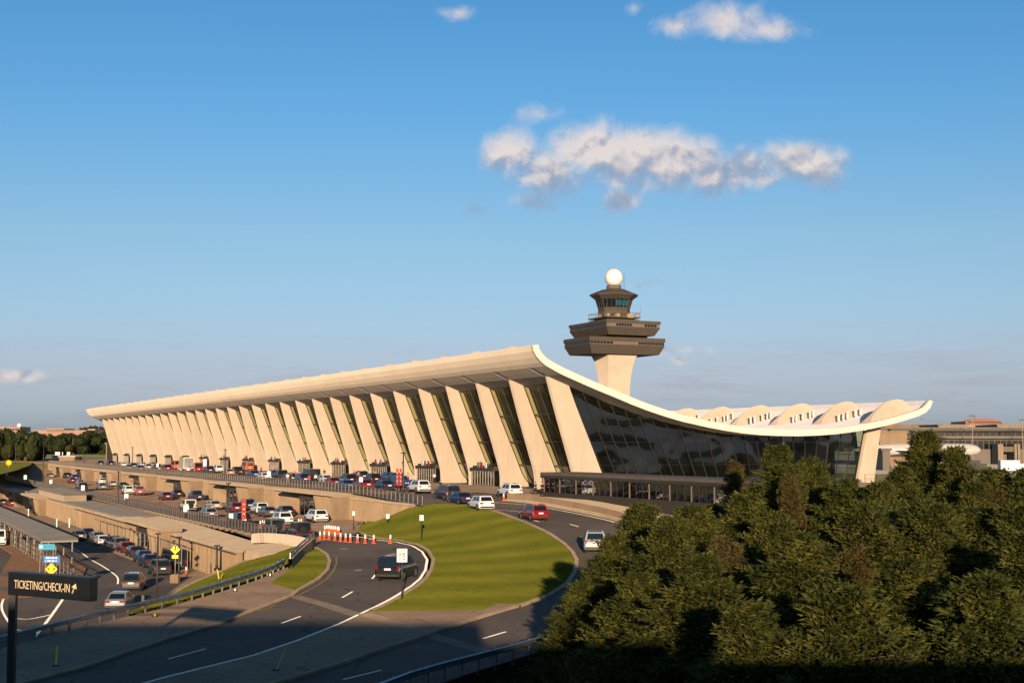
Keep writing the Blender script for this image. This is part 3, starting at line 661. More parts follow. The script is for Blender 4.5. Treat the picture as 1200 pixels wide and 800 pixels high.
for k in range(32):
    u0 = -2.4 + 12.1*k
    inst('roof_fairing', me_h, roof, (0, u0, 0))
    if k < 9 and k > 0:
        for j in range(5): inst('vent_pipe', pipe_me, roof, (51.6+1.15*j+.3*math.sin(j*2+k), u0-2.6, yz(51.6+1.15*j)+0.45), sc=(1, 1, .8))
# piers
front = [(-3.90,16.05),(-2.42,11.0),(-0.92,6.3),(-0.05,3.6),(0.25,2.5),(0.38,1.6),(0.42,-.1)]
glz = [(-1.75,15.15),(-0.88,12.8),(0.87,8.7),(2.15,5.8),(3.35,2.9),(3.75,2.0),(4.39,1.04),(5.5,-.1)]
rearp = [(p[0]+.85, p[1]) for p in glz]
def interp(poly, z):
    for a, b in zip(poly, poly[1:]):
        if b[1] <= z <= a[1]: return a[0]+(b[0]-a[0])*(a[1]-z)/(a[1]-b[1])
    return poly[0][0] + (poly[0][1]-z)*(poly[1][0]-poly[0][0])/(poly[0][1]-poly[1][1]) if z > poly[0][1] else poly[-1][0]
zs = [-.1,.6,1.2,1.8,2.4,3.2,4.2,6,8,10,12,14,15.0]
def pier_mesh(name, wide=0.0):
    mb = MB(); rings = []
    for z in zs + ['top']:
        if z == 'top':
            f, r = -3.9, -0.9; w = .46; zf, zr = yz(-3.9)+.1, yz(-.9)+.1
        else: f, r = interp(front, z), interp(rearp, z)+wide; w = .46 + .2*(1-z/16); zf = zr = z
        c = .16; r0 = []
        for (v, y) in ((f, -w+c), (f, w-c), (f+c, w), (r-c, w), (r, w-c), (r, -w+c), (r-c, -w), (f+c, -w)):
            t = (v-f)/(r-f); r0.append((v, y, zf+(zr-zf)*t))
        rings.append(r0)
    for a, b in zip(rings, rings[1:]):
        mb.add(a+b, [(i, (i+1) % 8, 8+(i+1) % 8, 8+i) for i in range(8)])
    mb.add(rings[0], [tuple(range(8))]); mb.add(rings[-1], [tuple(range(8))])
    return mb.mesh(name, 'concrete_cream')
me_p = pier_mesh('pier'); me_p0 = pier_mesh('pier', 0.25)
piers = [inst('pier', me_p0 if k == 0 else me_p, term, (0, k*S, 0)) for k in range(32)]
# rear piers (the end one shows)
mb = MB()
rp = [(51.35,8.6),(54.0,9.3),(52.35,.3),(49.1,.3)]
mb.prism(rp, -.55, .55); me_r = mb.mesh('rear_pier', 'concrete_cream')
for k in range(0, 32): inst('rear_pier', me_r, term, (0, k*S, 0))
# glazed bays between the front piers
def bay_parts(hi):
    gm = MB(); pane_mes = []
    lv = [(-1.78,15.2),(-.05,10.9),(1.65,6.95),(3.17,3.4),(3.75,2.0),(4.39,1.04),(5.4,0.0)]
    y0, y1 = .62, S-.62
    fm = MB()
    for a, b in zip(lv, lv[1:]): pass
    cuts = [(lv[0], lv[1]), (lv[1], lv[2]), (lv[2], lv[3])]
    for a, b in cuts:
        mb = MB(); mb.add([(a[0], 0, a[1]), (b[0], 0, b[1]), (b[0], 1, b[1]), (a[0], 1, a[1])], [(0,1,2,3)]); pane_mes.append(mb.mesh('pane', 'terminal_glass'))
    mb = MB(); rows = [[(p[0], 0, p[1]), (p[0], 1, p[1])] for p in lv[3:]]; mb.sheet(rows, False); pane_mes.append(mb.mesh('pane', 'terminal_glass'))
    ncol = 5; w = (y1-y0)/ncol
    for p in lv[:4] + [lv[-1]]: fm.box(p[0]-.07, p[0]+.05, y0, y1, p[1]-.07, p[1]+.07)
    for j in range(ncol+1):
        y = y0 + j*w
        for a, b in zip(lv, lv[1:]): fm.bar((a[0]-.02, y, a[1]), (b[0]-.02, y, b[1]), .10 if 0 < j < ncol else .2, .12)
    return pane_mes, fm.mesh('glazing_frame', 'bronze_frame'), y0, w, ncol
pm, frm, y0, w, ncol = bay_parts(True)
for k in range(31):
    fo = inst('glazing_frame', frm, term, (0, k*S, 0))
    for j in range(ncol):
        for i in range(4):
            if k < 5: inst('pane', pm[i], fo, (0.012, y0+j*w, 0), sc=(1, w, 1))
    if k >= 5:
        for i in range(4): inst('pane', pm[i], fo, (0.012, y0, 0), sc=(1, w*ncol, 1))
# end wall: a fan of mullions from the leaning front pier to the leaning rear pier
N = 23; ew = MB(); UE = -0.05
def fan(t): return (-0.55+(51.2+0.55)*t, 6.1+(48.9-6.1)*t)
tops = []
for i in range(N+1):
    t = i/N; vt, vb = fan(t); zt = yz(vt) + .1; tops.append((vt, zt, vb))
frame = empty('end_glazing', (0, 0, 0)); frame.parent = term
hl = [0.3, 3.6, 6.9, 10.2, 13.5]
mull = MB(); 
for vt, zt, vb in tops: mull.bar((vt, UE-.05, zt), (vb, UE-.05, .3), .07, .16)
for z in hl:
    pts = []
    for vt, zt, vb in tops:
        if z <= zt: pts.append((vb+(vt-vb)*(z-.3)/(zt-.3), UE-.03, z))
    for a, b in zip(pts, pts[1:]): mull.bar(a, b, .04, .05)
mull.build('mullions', 'mullion_brown', frame)
for a, b in zip(tops, tops[1:]):
    for z0, z1 in zip(hl, hl[1:]+[99]):
        def at(c, z): return (c[2]+(c[0]-c[2])*(z-.3)/(c[1]-.3), UE, z)
        za, zb = min(z1, a[1]), min(z1, b[1])
        if z0 >= min(a[1], b[1])-.2: continue
        if z1 == 99 or za < z1 or zb < z1: za, zb = a[1], b[1]
        MB().add([at(a, z0), at(b, z0), at(b, zb), at(a, za)], [(0,1,2,3)]).build('pane', 'end_glass', frame)
        if za == a[1]: break
# inside: floor, back wall, mezzanine shapes
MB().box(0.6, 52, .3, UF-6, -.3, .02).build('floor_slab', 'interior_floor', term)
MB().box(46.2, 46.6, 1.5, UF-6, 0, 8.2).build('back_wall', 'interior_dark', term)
ib = MB()
for k in range(30):
    ib.box(18, 19, k*S+6, k*S+11, 0, 3.2); ib.box(26, 27.5, k*S+2, k*S+9, 0, 4.6); ib.box(12.5, 14, k*S+3, k*S+4.2, 0, 2.6)
    ib.box(34, 35.2, k*S+1, k*S+8, 0, 5.4)
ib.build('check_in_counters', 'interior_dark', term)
ic = MB()
for (v, u0, z0, r) in [(9,5,1.5,1.7),(14,7,2.2,2.0),(20,4,1.9,1.6),(25,8,2.4,1.9),(31,5,2.0,1.5),(37,7,2.4,1.8),(42,4,2.0,1.4)]:
    ic.lathe([(r*.3, z0-r), (r*.85, z0-r*.6), (r, z0), (r*.85, z0+r*.6), (r*.3, z0+r)], c=(v, u0), n=12)
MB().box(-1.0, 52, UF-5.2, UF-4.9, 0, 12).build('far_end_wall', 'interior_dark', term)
# plinth, terrace and fence at the end of the building
MB().box(5.6, 50.5, -.35, .6, -.02, .3).build('plinth', 'kerb', term)
terr = empty('terrace', Bw(-2, 46, 0), TH, label='raised concrete terrace with railing beside the rear pier', cat='terrace')
MB().box(-4, 22, -9, 1, -3, .55).build('slab', 'kerb', terr)
rl = MB(); 
for x in np.arange(-3.5, 22, 2.1): rl.bar((x, -8.7, .55), (x, -8.7, 2.2), .06)
for z in (1.0, 1.6, 2.2): rl.bar((-3.5, -8.7, z), (21.8, -8.7, z), .05)
rl.build('railing', 'bronze_frame', terr)
# number on the pier
text('5', 1.15, 'sign_black', term, (2.3, 6*S-.64, 2.9), (PI/2, 0, 0), 0.9, .015, 'pier_number')
text('4', 1.15, 'sign_black', term, (1.9, 3*S-.645, 3.4), (PI/2, 0, 0), 0.9, .015, 'pier_number')
MB().box(.9, 1.9, 3*S-.72, 3*S-.665, .3, 2.1).build('notice_board', 'sign_black', term)
# entrance vestibules, every second bay
def vestibule(i, u0):
    t = empty('entrance_vestibule', Bw(u0, 1.0, 0), TH, label=None, cat='entrance', group='glass entrance vestibules along the terminal front')
    return t
vroof = MB().box(-1.3, 3.6, -4.5, 4.5, 2.45, 2.85).box(-.9, 3.4, -4.2, 4.2, 2.85, 3.15).mesh('roof_slab', 'bronze_frame')
vg = MB().box(-1.0, -.96, -4.2, 4.2, .1, 2.45).box(-1.0, 3.0, -4.24, -4.2, .1, 2.45).mesh('glass', 'walkway_glass')
vf = MB()
for j in range(9): vf.box(-1.07, -.93, -4.2+j*1.05-.06, -4.2+j*1.05+.06, 0, 2.45)
for x in (.2, 1.3, 2.4): vf.box(x-.05, x+.05, -4.3, -4.18, 0, 2.45)
vf.box(-1.06, -.94, -4.2, 4.2, 0, .14)
vfm = vf.mesh('door_frame', 'frame_light')
bn = [MB().box(-1.2, -1.12, -.38, .38, 2.6, 3.7).mesh('banner', m) for m in ('white_sign', 'banner_red', 'rail_light')]
VL = ['sixth entrance vestibule counted from the near end']
for i in range(15):
    u0 = 2*S+S/2 + i*2*S
    t = empty('entrance_vestibule', Bw(u0, 1.0, 0), TH, cat='entrance', group='glass entrance vestibules along the terminal front',
        label='glass vestibule between piers, ' + ['nearest the long glass walkway', 'second from the glass walkway, behind the red banner', 'third from the glass walkway', 'fourth from the glass walkway', 'fifth from the glass walkway', 'sixth from the glass walkway', 'seventh from the glass walkway', 'eighth from the glass walkway', 'seventh from the far end', 'sixth from the far end', 'fifth from the far end', 'fourth from the far end', 'third from the far end', 'second from the far end', 'at the far end'][i])
    inst('roof_slab', vroof, t); inst('glass', vg, t); inst('door_frame', vfm, t)
    for j, y in enumerate((-1.5, .1, 1.4)):
        if i < 9: inst('banner', bn[(j+i) % 3], t, (0, y, 0))
# ------------------------------------------------------------------ the long glass walkway
wk = empty('glass_walkway', Bw(-8.5, -8.5, 0), TH, label='low glass-walled walkway with flat bronze roof running right of the terminal', cat='walkway')
L = 60.0
MB().box(-.35, 5.2, -L, .3, 2.55, 2.92).build('roof_slab', 'tower_band', wk)
MB().box(-.2, 5.0, -L, .1, -2.2, .35).build('base_wall', 'bronze_frame', wk)
MB().box(4.6, 4.7, -L, 0, .3, 2.6).build('rear_wall', 'interior_dark', wk)
MB().box(-.36, -.30, -L, .3, 2.2, 2.55).build('fascia', 'bronze_frame', wk)
colm = MB().box(-.10, .08, -.06, .06, .3, 2.56).mesh('post', 'tower_band'); thin = MB().box(-.04, .03, -.025, .025, .35, 2.3).mesh('mullion', 'mullion_brown')
pane = MB().box(-.01, .01, 0, 1.0, .35, 2.3).mesh('pane', 'walkway_glass')
k = 0; y = -0.2
while y > -L+1:
    inst('post', colm, wk, (0, y, 0))
    for j in (1, 2): inst('mullion', thin, wk, (0, y-j*1.5, 0))
    for j in (0, 1, 2): inst('pane', pane, wk, (0, y-(j+1)*1.5, 0), sc=(1, 1.5, 1))
    y -= 4.5
fm2 = MB()
for x in (-.1, 1.6, 3.2, 4.8): fm2.box(x-.06, x+.06, .12, .22, 0, 2.5)
fm2.build('end_frame', 'bronze_frame', wk)
# people-sized shapes of a stopped escalator and benches inside
ibx = MB()
for i in range(12): ibx.box(2.2, 3.2, -4-i*4.6, -3-i*4.6, .35, 1.0+.5*(i % 3))
ibx.build('bench', 'interior_dark', wk)
# ------------------------------------------------------------------ retaining walls
def wall_thing(label, u0, u1, v, ztop, zbot, face, panel, mat_, cop, side=0.5):
    t = empty('retaining_wall', Bw(u0, v, 0), TH, label=label, cat='wall')
    n = int(round((u1-u0)/panel)); w_ = (u1-u0)/n
    for i in range(n):
        a, b = i*w_, (i+1)*w_
        za = (ztop(u0+a)+ztop(u0+b))/2
        mb = MB(); mb.add([(x, y, z) for x in (0, side) for (y, z) in ((a+.02, zbot(u0+a)), (b-.02, zbot(u0+b)), (b-.02, ztop(u0+b)-.12), (a+.02, ztop(u0+a)-.12))],
            [(0,1,2,3),(7,6,5,4),(0,4,5,1),(2,6,7,3),(1,5,6,2),(0,3,7,4)])
        mb.build('wall_panel', mat_, t)
    mb = MB(); mb.add([(x, y, z) for x in (-.14, side+.15) for (y, z) in ((0, ztop(u0)-.12), (u1-u0, ztop(u1)-.12), (u1-u0, ztop(u1)+.12), (0, ztop(u0)+.12))],
            [(0,1,2,3),(7,6,5,4),(0,4,5,1),(2,6,7,3),(1,5,6,2),(0,3,7,4)])
    mb.build('coping', 'coping', t)
    MB().box(.06, side-.02, 0, u1-u0, zbot(u0)-.5, min(ztop(u0), ztop(u1))-.2).build('core', mat_, t)
    return t
zt1 = lambda u: 0.0 if u > 6 else -0.62*(6-u)/22
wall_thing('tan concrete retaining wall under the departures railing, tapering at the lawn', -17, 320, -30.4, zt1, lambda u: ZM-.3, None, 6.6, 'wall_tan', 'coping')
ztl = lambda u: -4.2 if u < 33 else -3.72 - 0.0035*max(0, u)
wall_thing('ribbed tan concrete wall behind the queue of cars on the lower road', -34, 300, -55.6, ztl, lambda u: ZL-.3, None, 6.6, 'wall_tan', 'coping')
lw_ = bpy.data.objects.get('retaining_wall.001'); rme = MB().box(-.22, .02, -.14, .14, ZL+.1, -4.35).mesh('rib', 'wall_tan')
for i in range(52): inst('rib', rme, lw_, (0, 1+i*2.0, 0))
MB().box(-.42, -.28, 0, 110, -4.5, -4.38).build('pipe_rail', 'rail_grey', lw_)
# projecting canopies with piers and glass shelters
def canopy(u0, v, ztop, zfl, i, level):
    nm = ['nearest the lawn', 'second from the lawn', 'third from the lawn', 'fourth from the lawn', 'fifth from the lawn', 'sixth from the lawn', 'farthest'][min(i, 6)]
    t = empty('canopy', Bw(u0, v, 0), TH, label='flat concrete canopy with pier and shelter on the %s wall, %s' % (level, nm), cat='canopy', group='concrete canopies along the %s wall' % level)
    inst('slab', canopy_me[0], t, (0, 0, ztop)); inst('pier', canopy_me[1], t, (0, 0, ztop)); inst('shelter_frame', canopy_me[2], t, (0, 0, ztop)); inst('shelter_glass', canopy_me[3], t, (0, 0, ztop))
    inst('stair_wall', canopy_me[4], t, (0, 0, ztop)); inst('shelter_roof', canopy_me[5], t, (0, 0, ztop))
    return t
sl = MB().prism([(-2.8,-.30),(-2.8,.02),(.2,.05),(.2,-.50),(-2.2,-.50)], 0, 28)
canopy_me = [sl.mesh('slab', 'coping'),
    MB().frustum((-1.9, .1, .5, 8.5), (-2.4, .1, .3, 8.7), -3.6, -.50).mesh('pier', 'wall_tan'),
    MB().box(-2.2, -2.1, 9.2, 9.3, -3.5, -1.2).box(-2.2, -2.1, 11.4, 11.5, -3.5, -1.2).box(-2.2, -2.1, 13.6, 13.7, -3.5, -1.2).box(-2.2, -2.1, 15.8, 15.9, -3.5, -1.2).box(-2.2, -2.1, 9.2, 15.9, -2.3, -2.2).mesh('shelter_frame', 'bronze_frame'),
    MB().box(-2.16, -2.12, 9.3, 15.8, -3.4, -1.25).box(-2.1, -.1, 9.22, 9.26, -3.4, -1.25).mesh('shelter_glass', 'walkway_glass'),
    MB().prism([(15.8,-3.5),(24.8,-3.5),(24.8,-1.3),(15.8,-2.2)], -3.0, -2.7, 'x').mesh('stair_wall', 'wall_tan'),
    MB().box(-2.35, -.1, 9.0, 16.1, -1.2, -.75).mesh('shelter_roof', 'tower_brown')]
canopy_me[4] = MB().add([(x, y, z) for x in (-1.9, -1.6) for (y, z) in ((16.8,-3.5),(27,-3.5),(27,-1.2),(16.8,-2.3))], [(0,1,2,3),(7,6,5,4),(0,4,5,1),(2,6,7,3),(1,5,6,2),(0,3,7,4)]).mesh('stair_wall', 'wall_tan')
for i in range(7): canopy(5.5+43.3*i, -30.5, -.02, ZM, i, 'arrivals')
for i in range(4): canopy([-3, 117, 158, 201][i], -54.8, [-3.45, -3.9, -4.0, -4.1][i], ZL, i, 'lower')
pent = empty('stair_house', Bw(116, -53.0, 0), TH, label='flat-roofed grey stair house on the shelf between the fence and lower wall', cat='stair house')
MB().box(-2.0, 2.0, -19, 19, -4.2, -2.75).build('wall', 'coping', pent); MB().box(-2.4, 2.4, -19.5, 19.5, -2.75, -2.55).build('roof', 'roof_grey', pent)
# covered walk in the lower median
cw = empty('covered_walk', Bw(-1, -68.6, 0), TH, label='long flat grey canopy roof over the median of the lower road', cat='canopy')
MB().box(-2.1, 2.1, 0, 190, -4.75, -4.5).build('roof', 'roof_grey', cw)
MB().box(-2.12, 2.12, -.02, 190.02, -4.95, -4.75).build('fascia', 'rail_light', cw)
pme = MB().box(-.07, .07, -.07, .07, ZL, -4.95).mesh('post', 'rail_light')
for i in range(26): inst('post', pme, cw, (-1.6 if i % 2 else 1.5, .4+i*3.6, 0))
# ------------------------------------------------------------------ fences
def fence(name, label, u0, u1, v, zf, h, sp, mpost, minf, bars=True, solid=0.0):
    t = empty(name, Bw(u0, v, 0), TH, label=label, cat='fence')
    n = int((u1-u0)/sp); pm_ = MB().box(-.05, .05, -.045, .045, 0, h).mesh('post', mpost)
    cnt = 0
    for i in range(n+1):
        if cnt < 290: inst('post', pm_, t, (0, i*sp, zf(u0+i*sp))); cnt += 1
    for z in (h, .12):
        r_ = MB()
        k_ = max(1, int((u1-u0)/12))
        for i in range(k_):
            a, b = i*(u1-u0)/k_, (i+1)*(u1-u0)/k_; r_.bar((0, a, zf(u0+a)+z), (0, b, zf(u0+b)+z), .09, .07)
        r_.build('rail', mpost, t)
    mesh_ = MB(); y_ = .1; dens = .17
    while y_ < u1-u0:
        z0 = zf(u0+y_); mesh_.add([(.01, y_, z0+.14), (.01, y_+.09, z0+.14), (.01, y_+.09, z0+h-.05), (.01, y_, z0+h-.05)], [(0,1,2,3)]); y_ += dens
    mesh_.build('infill', minf, t, kind='stuff')
    return t
fence('railing', 'grey railing with framed mesh panels along the edge of the departures road', -20, 320, -30.15, lambda u: .1 if u > 6 else .1-.62*(6-u)/22, 1.15, 1.5, 'rail_light', 'rail_grey')
fence('railing', 'dark grey railing between the arrivals road and the concrete shelf', -26, 262, -49.4, lambda u: ZM, 1.25, 1.5, 'rail_grey', 'rail_grey')
fence('mesh_fence', 'tall dark post fence on the walk of the lower road', -16, 62, -58.0, lambda u: ZL+.1, 2.6, 3.0, 'rail_light', 'rail_grey') if False else None
pf = empty('post_fence', Bw(-18, -57.2, 0), TH, label='row of tall thin posts in front of the lower tan wall', cat='fence')
pme = MB().box(-.04, .04, -.04, .04, ZL, ZL+2.9).mesh('post', 'rail_light')
for i in range(22): inst('post', pme, pf, (0, i*3.1, 0))
MB().box(-.03, .03, 0, 65, ZL+2.82, ZL+2.9).build('rail', 'rail_light', pf)
mf = empty('median_fence', Bw(-26, -70.5, 0), TH, label='grey picket fence along the paved median under the canopy', cat='fence')
pme = MB().box(-.05, .05, -.05, .05, ZL, ZL+1.9).mesh('post', 'rail_grey')
for i in range(40): inst('post', pme, mf, (0.1*math.sin(i), i*2.4, 0))
for z in (.5, 1.2, 1.8): MB().box(-.03, .03, 0, 94, ZL+z-.03, ZL+z+.03).build('rail', 'rail_grey', mf)
# footings on the shelf under the fence
ft = empty('fence_footings', Bw(-20, -50.2, 0), TH, label='row of small concrete footings below the dark arrivals railing', cat='footings')
fme = MB().frustum((-.35, .35, -.4, .4), (-.25, .25, -.3, .3), ZM-.1, ZM+.22).mesh('footing', 'kerb')
for i in range(22): inst('footing', fme, ft, (0, i*3.0, 0))
# low balustrade wall of short concrete piers at the end of the arrivals road
bal = empty('balustrade', (0, 0, 0), 0, label='row of short cream concrete blocks at the end of the arrivals road', cat='balustrade')
bp = pxpoly([(300,634.5),(306,634),(312,634),(318,634.3),(324,634.8),(330,635.3),(336,636),(342,637),(348,638.2),(353,639.7),(358,641.3),(361,643.5)], HL)
bme = MB().frustum((-.5, .5, -.28, .28), (-.42, .42, -.24, .24), -.1, .85).mesh('block', 'concrete_cream')
bpp = []
for a, b in zip(bp, bp[1:]): bpp += [a, ((a[0]+b[0])/2, (a[1]+b[1])/2)]
for p in bpp: inst('block', bme, bal, (p[0], p[1], HL(*p)), rz=.3)
strip('cap', bp, .5, HL, 'kerb', .62, parent=bal, hgt=.14, kind=None)
# parapet with steel rail curving beside the small lawn
cpx = [(368,639.5),(364,643),(358,648.5),(352,654),(346,660),(340,667)]
cr = empty('parapet', (0, 0, 0), 0, label='curved low parapet with steel railing left of the small lawn', cat='parapet')
q = pxpoly(cpx, HL); strip('wall', q, .35, HL, 'wall_tan', 0.0, parent=cr, hgt=.9, kind=None); 
for z in (1.05, 1.35): strip('rail', q, .07, HL, 'galvanised', z, parent=cr, hgt=.07, kind=None)
pme = MB().box(-.04, .04, -.04, .04, .9, 1.4).mesh('post', 'galvanised')
for p in q: inst('post', pme, cr, (p[0], p[1], HL(*p)))
# guard rails: two-hump steel beam on posts
def guardrail(label, pts, H, post=1):
    t = empty('guardrail', (pts[0][0], pts[0][1], H(*pts[0])), 0, label=label, cat='guardrail')
    o3 = Vector(t.location); Q = [pts[0]]
    for a, b in zip(pts, pts[1:]):
        L = math.dist(a, b); k = max(1, round(L/1.9))
        for j in range(1, k+1): Q.append((a[0]+(b[0]-a[0])*j/k, a[1]+(b[1]-a[1])*j/k))
    prof = [(.0,.45),(.09,.50),(.09,.56),(0,.61),(.09,.66),(.09,.72),(0,.77)]
    rows = []
    for i, p in enumerate(Q):
        a, b = Q[max(0, i-1)], Q[min(len(Q)-1, i+1)]; d = Vector((b[0]-a[0], b[1]-a[1])).normalized(); n = Vector((d.y, -d.x)); z = H(*p)
        rows.append([(p[0]+n.x*(.08+x)-o3.x, p[1]+n.y*(.08+x)-o3.y, z+h-o3.z) for x, h in prof])
    MB().sheet(rows, False).build('beam', 'galvanised', t)
    pme = MB().box(-.07, .07, -.05, .05, -.3, .78).mesh('post', 'rail_grey'); bme = MB().box(.02, .12, -.05, .05, .48, .74).mesh('block', 'rail_grey')
    for i, p in enumerate(Q):
        a, b = Q[max(0, i-1)], Q[min(len(Q)-1, i+1)]
        po = inst('post', pme, t, (p[0]-o3.x, p[1]-o3.y, H(*p)-o3.z), rz=math.atan2(b[1]-a[1], b[0]-a[0])-PI/2)
        inst('block', bme, po)
    return t
guardrail('long steel guardrail curving from the lower left up to the small lawn', pxpoly([(-60,774),(0,761),(40,750),(100,734),(150,722),(190,712.5),(225,704),(250,696),(280,686.5),(300,680),(320,672),(332,665)], HL), HL)
guardrail('steel guardrail in front of the dark trees at the bottom', pxpoly([(440,822),(480,806),(520,794),(560,783),(600,772),(640,760),(660,755)], HU), HU)
# jersey barrier of curved concrete panels along the ramp
jb = empty('concrete_barrier', (0, 0, 0), 0, label='curving tan concrete barrier outside the departures ramp', cat='barrier')
q = pxpoly(spline([(592,586.3),(620,589.3),(646,593.6),(680,600),(710,606.5),(740,615.5),(765,627),(782,640)], 5), HU)
prof = [(0,0),(.16,.12),(.26,.35),(.32,.95),(.55,.95),(.62,.0)]
acc = [0]
for a, b in zip(q, q[1:]): acc.append(acc[-1]+math.dist(a, b))
def atlen(s_):
    for i in range(len(q)-1):
        if acc[i+1] >= s_:
            t = (s_-acc[i])/(acc[i+1]-acc[i]); return (q[i][0]+(q[i+1][0]-q[i][0])*t, q[i][1]+(q[i+1][1]-q[i][1])*t)
    return q[-1]
s_ = 0
while s_ < acc[-1]-3:
    rows = []
    for f_ in (0.03, 1.5, 2.97):
        p = atlen(s_+f_); p2 = atlen(s_+f_+.3); d = Vector((p2[0]-p[0], p2[1]-p[1]))
        if d.length < 1e-5: d = Vector((1, -1))
        d.normalize(); n = Vector((-d.y, d.x))
        if n.y < 0: n = -n
        rows.append([(p[0]+n.x*x, p[1]+n.y*x, HU(*p)+h*1.0) for x, h in prof])
    mb = MB().sheet(rows, False); mb.add(rows[0], [tuple(range(6))]); mb.add(rows[-1], [tuple(range(6))]); mb.build('barrier_panel', 'barrier_tan', jb); s_ += 3.0
# ground behind the barrier up to the walkway
bz = [tuple(Bw(-7.5, -11.3)[:2])] + q + [tuple(Bw(-68, -12)[:2]), tuple(Bw(-68, -3)[:2]), tuple(Bw(-7.5, -3)[:2])]
sheet('planting_strip', bz, lambda x, y: HU(x, y)+.25, 'soil', 0, 3, skirt=.6) if False else sheet('planting_strip', [tuple(Bw(-7.5, -11.3)[:2])] + q[::4] + [tuple(Bw(-62, -9)[:2]), tuple(Bw(-9, -8.7)[:2])], lambda x, y: min(-.25, HU(x, y)+.3), 'coping', 0, 3, skirt=.6)
# ------------------------------------------------------------------ control tower
TD = 400.0; tx = (720-600)/F*TD
tw = empty('control_tower', (tx, TD, 0.5), TH, label='concrete control tower with brown decks and white radome ball', cat='tower')
# local x = v, y = u ; z relative to .5
def zz(y): return HC + (520-y)*TD/F*1.0 - .5
mb = MB(); st = [(0,3.6,2.8),(15,3.55,2.75),(22,3.55,2.8),(25,3.7,3.1),(27.5,3.95,3.7),(29.5,4.25,4.4),(zz(418)+.2,4.7,5.0),(zz(414),4.95,5.3)]
rings = []
for z, a, b in st:
    c = .25; rings.append([(-a+c,-b,z),(a-c,-b,z),(a,-b+c,z),(a,b-c,z),(a-c,b,z),(-a+c,b,z),(-a,b-c,z),(-a,-b+c,z)])
for r0, r1_ in zip(rings, rings[1:]): mb.add(r0+r1_, [(i, (i+1) % 8, 8+(i+1) % 8, 8+i) for i in range(8)])
mb.build('shaft', 'concrete_cream', tw)
def deck(name, hx, hy, y0, y1, y2, y3, wins):
    # y0 top .. y1 band top, y2 band bottom, y3 underside (photo rows)
    z0, z1, z2, z3 = zz(y0), zz(y1), zz(y2), zz(y3)
    mb = MB(); mb.box(-hx, hx, -hy, hy, z1, z0); o = mb.build(name, 'tower_brown', tw)
    MB().box(-hx+.25, hx-.25, -hy+.25, hy-.25, z2, z1).build('window_band', 'tower_band', o)
    MB().frustum((-hx+1.3, hx-1.3, -hy+1.3, hy-1.3), (-hx+.1, hx-.1, -hy+.1, hy-.1), z3, z2).build('skirt', 'tower_brown', o)
    wz0, wz1 = z2+.18*(z1-z2), z2+.85*(z1-z2)
    for side, lo, hi, n in wins:
        L_ = 2*hx if side == 'r' else 2*hy
        for i in range(n):
            a = (lo+(hi-lo)*(i+.08)/n)*L_ - L_/2; b = (lo+(hi-lo)*(i+.92)/n)*L_ - L_/2
            m_ = MB()
            if side == 'r': m_.box(a, b, -hy+.19, -hy+.3, wz0, wz1)
            else: m_.box(-hx+.19, -hx+.3, -b, -a, wz0, wz1)
            m_.build('window', 'dark_glass', o)
    return o
d1 = deck('lower_deck', 12.0, 7.9, 397.5, 402, 406, 416.5, [('r', .01, .31, 7), ('r', .64, .99, 9), ('l', .03, .97, 12)])
d2 = deck('upper_deck', 8.6, 11.2, 379, 382.3, 386.5, 395.5, [('r', .18, .47, 6), ('r', .70, .93, 4), ('l', .03, .97, 16)])
MB().box(-6.8, 6.8, -6.8, 6.8, zz(398), zz(394)).build('core', 'tower_brown', tw)
d3 = MB().box(-5.4, 5.4, -5.4, 5.4, zz(374), zz(372.5)).box(-5.2, 5.2, -5.2, 5.2, zz(379.5), zz(375.5)).build('roof_walk', 'tower_brown', tw)
rl = MB()
for s1 in (-1, 1):
    rl.box(-5.4, 5.4, s1*5.35-.04, s1*5.35+.04, zz(368), zz(367.5)); rl.box(s1*5.35-.04, s1*5.35+.04, -5.4, 5.4, zz(368), zz(367.5))
    for x in np.arange(-5.2, 5.3, 1.04): rl.box(x-.03, x+.03, s1*5.35-.03, s1*5.35+.03, zz(374), zz(368)); rl.box(s1*5.35-.03, s1*5.35+.03, x-.03, x+.03, zz(374), zz(368))
rl.build('guard_rail', 'tower_band', tw)
for (x, y, w_) in ((-4.9,-4.0,1.0),(-2,-4.8,.9),(1.5,-4.9,1.6),(3.8,-4.9,.8),(-4.8,0,1.0)): MB().box(x, x+w_, y-.5, y+.5, zz(374), zz(369)).build('equipment_box', 'coping', d3)
def octa(r): return [(r*math.cos(PI/8+i*PI/4), r*math.sin(PI/8+i*PI/4)) for i in range(8)]
def ring(name, prs, m, par):
    mb = MB(); rr = [[(x, y, z) for x, y in octa(r)] for r, z in prs]
    for a, b in zip(rr, rr[1:]): mb.add(a+b, [(i, (i+1) % 8, 8+(i+1) % 8, 8+i) for i in range(8)])
    mb.add(rr[0], [tuple(range(8))]); mb.add(rr[-1], [tuple(range(8))]); return mb.build(name, m, par)
cab = ring('cab_base', [(4.5, zz(374)), (4.55, zz(361))], 'tower_brown', tw)
gl = ring('cab_glazing', [(4.45, zz(361)), (5.15, zz(351.5))], 'dark_glass', tw)
fr_ = MB()
o0, o1 = octa(4.5), octa(5.2)
for i in range(8):
    fr_.bar((*o0[i], zz(361)), (*o1[i], zz(351.5)), .22)
    a, b = o0[i], o0[(i+1) % 8]; c, d_ = o1[i], o1[(i+1) % 8]
    for t in (.33, .66): fr_.bar((a[0]+(b[0]-a[0])*t, a[1]+(b[1]-a[1])*t, zz(361)), (c[0]+(d_[0]-c[0])*t, c[1]+(d_[1]-c[1])*t, zz(351.5)), .1)
fr_.build('cab_frame', 'tower_brown', gl)
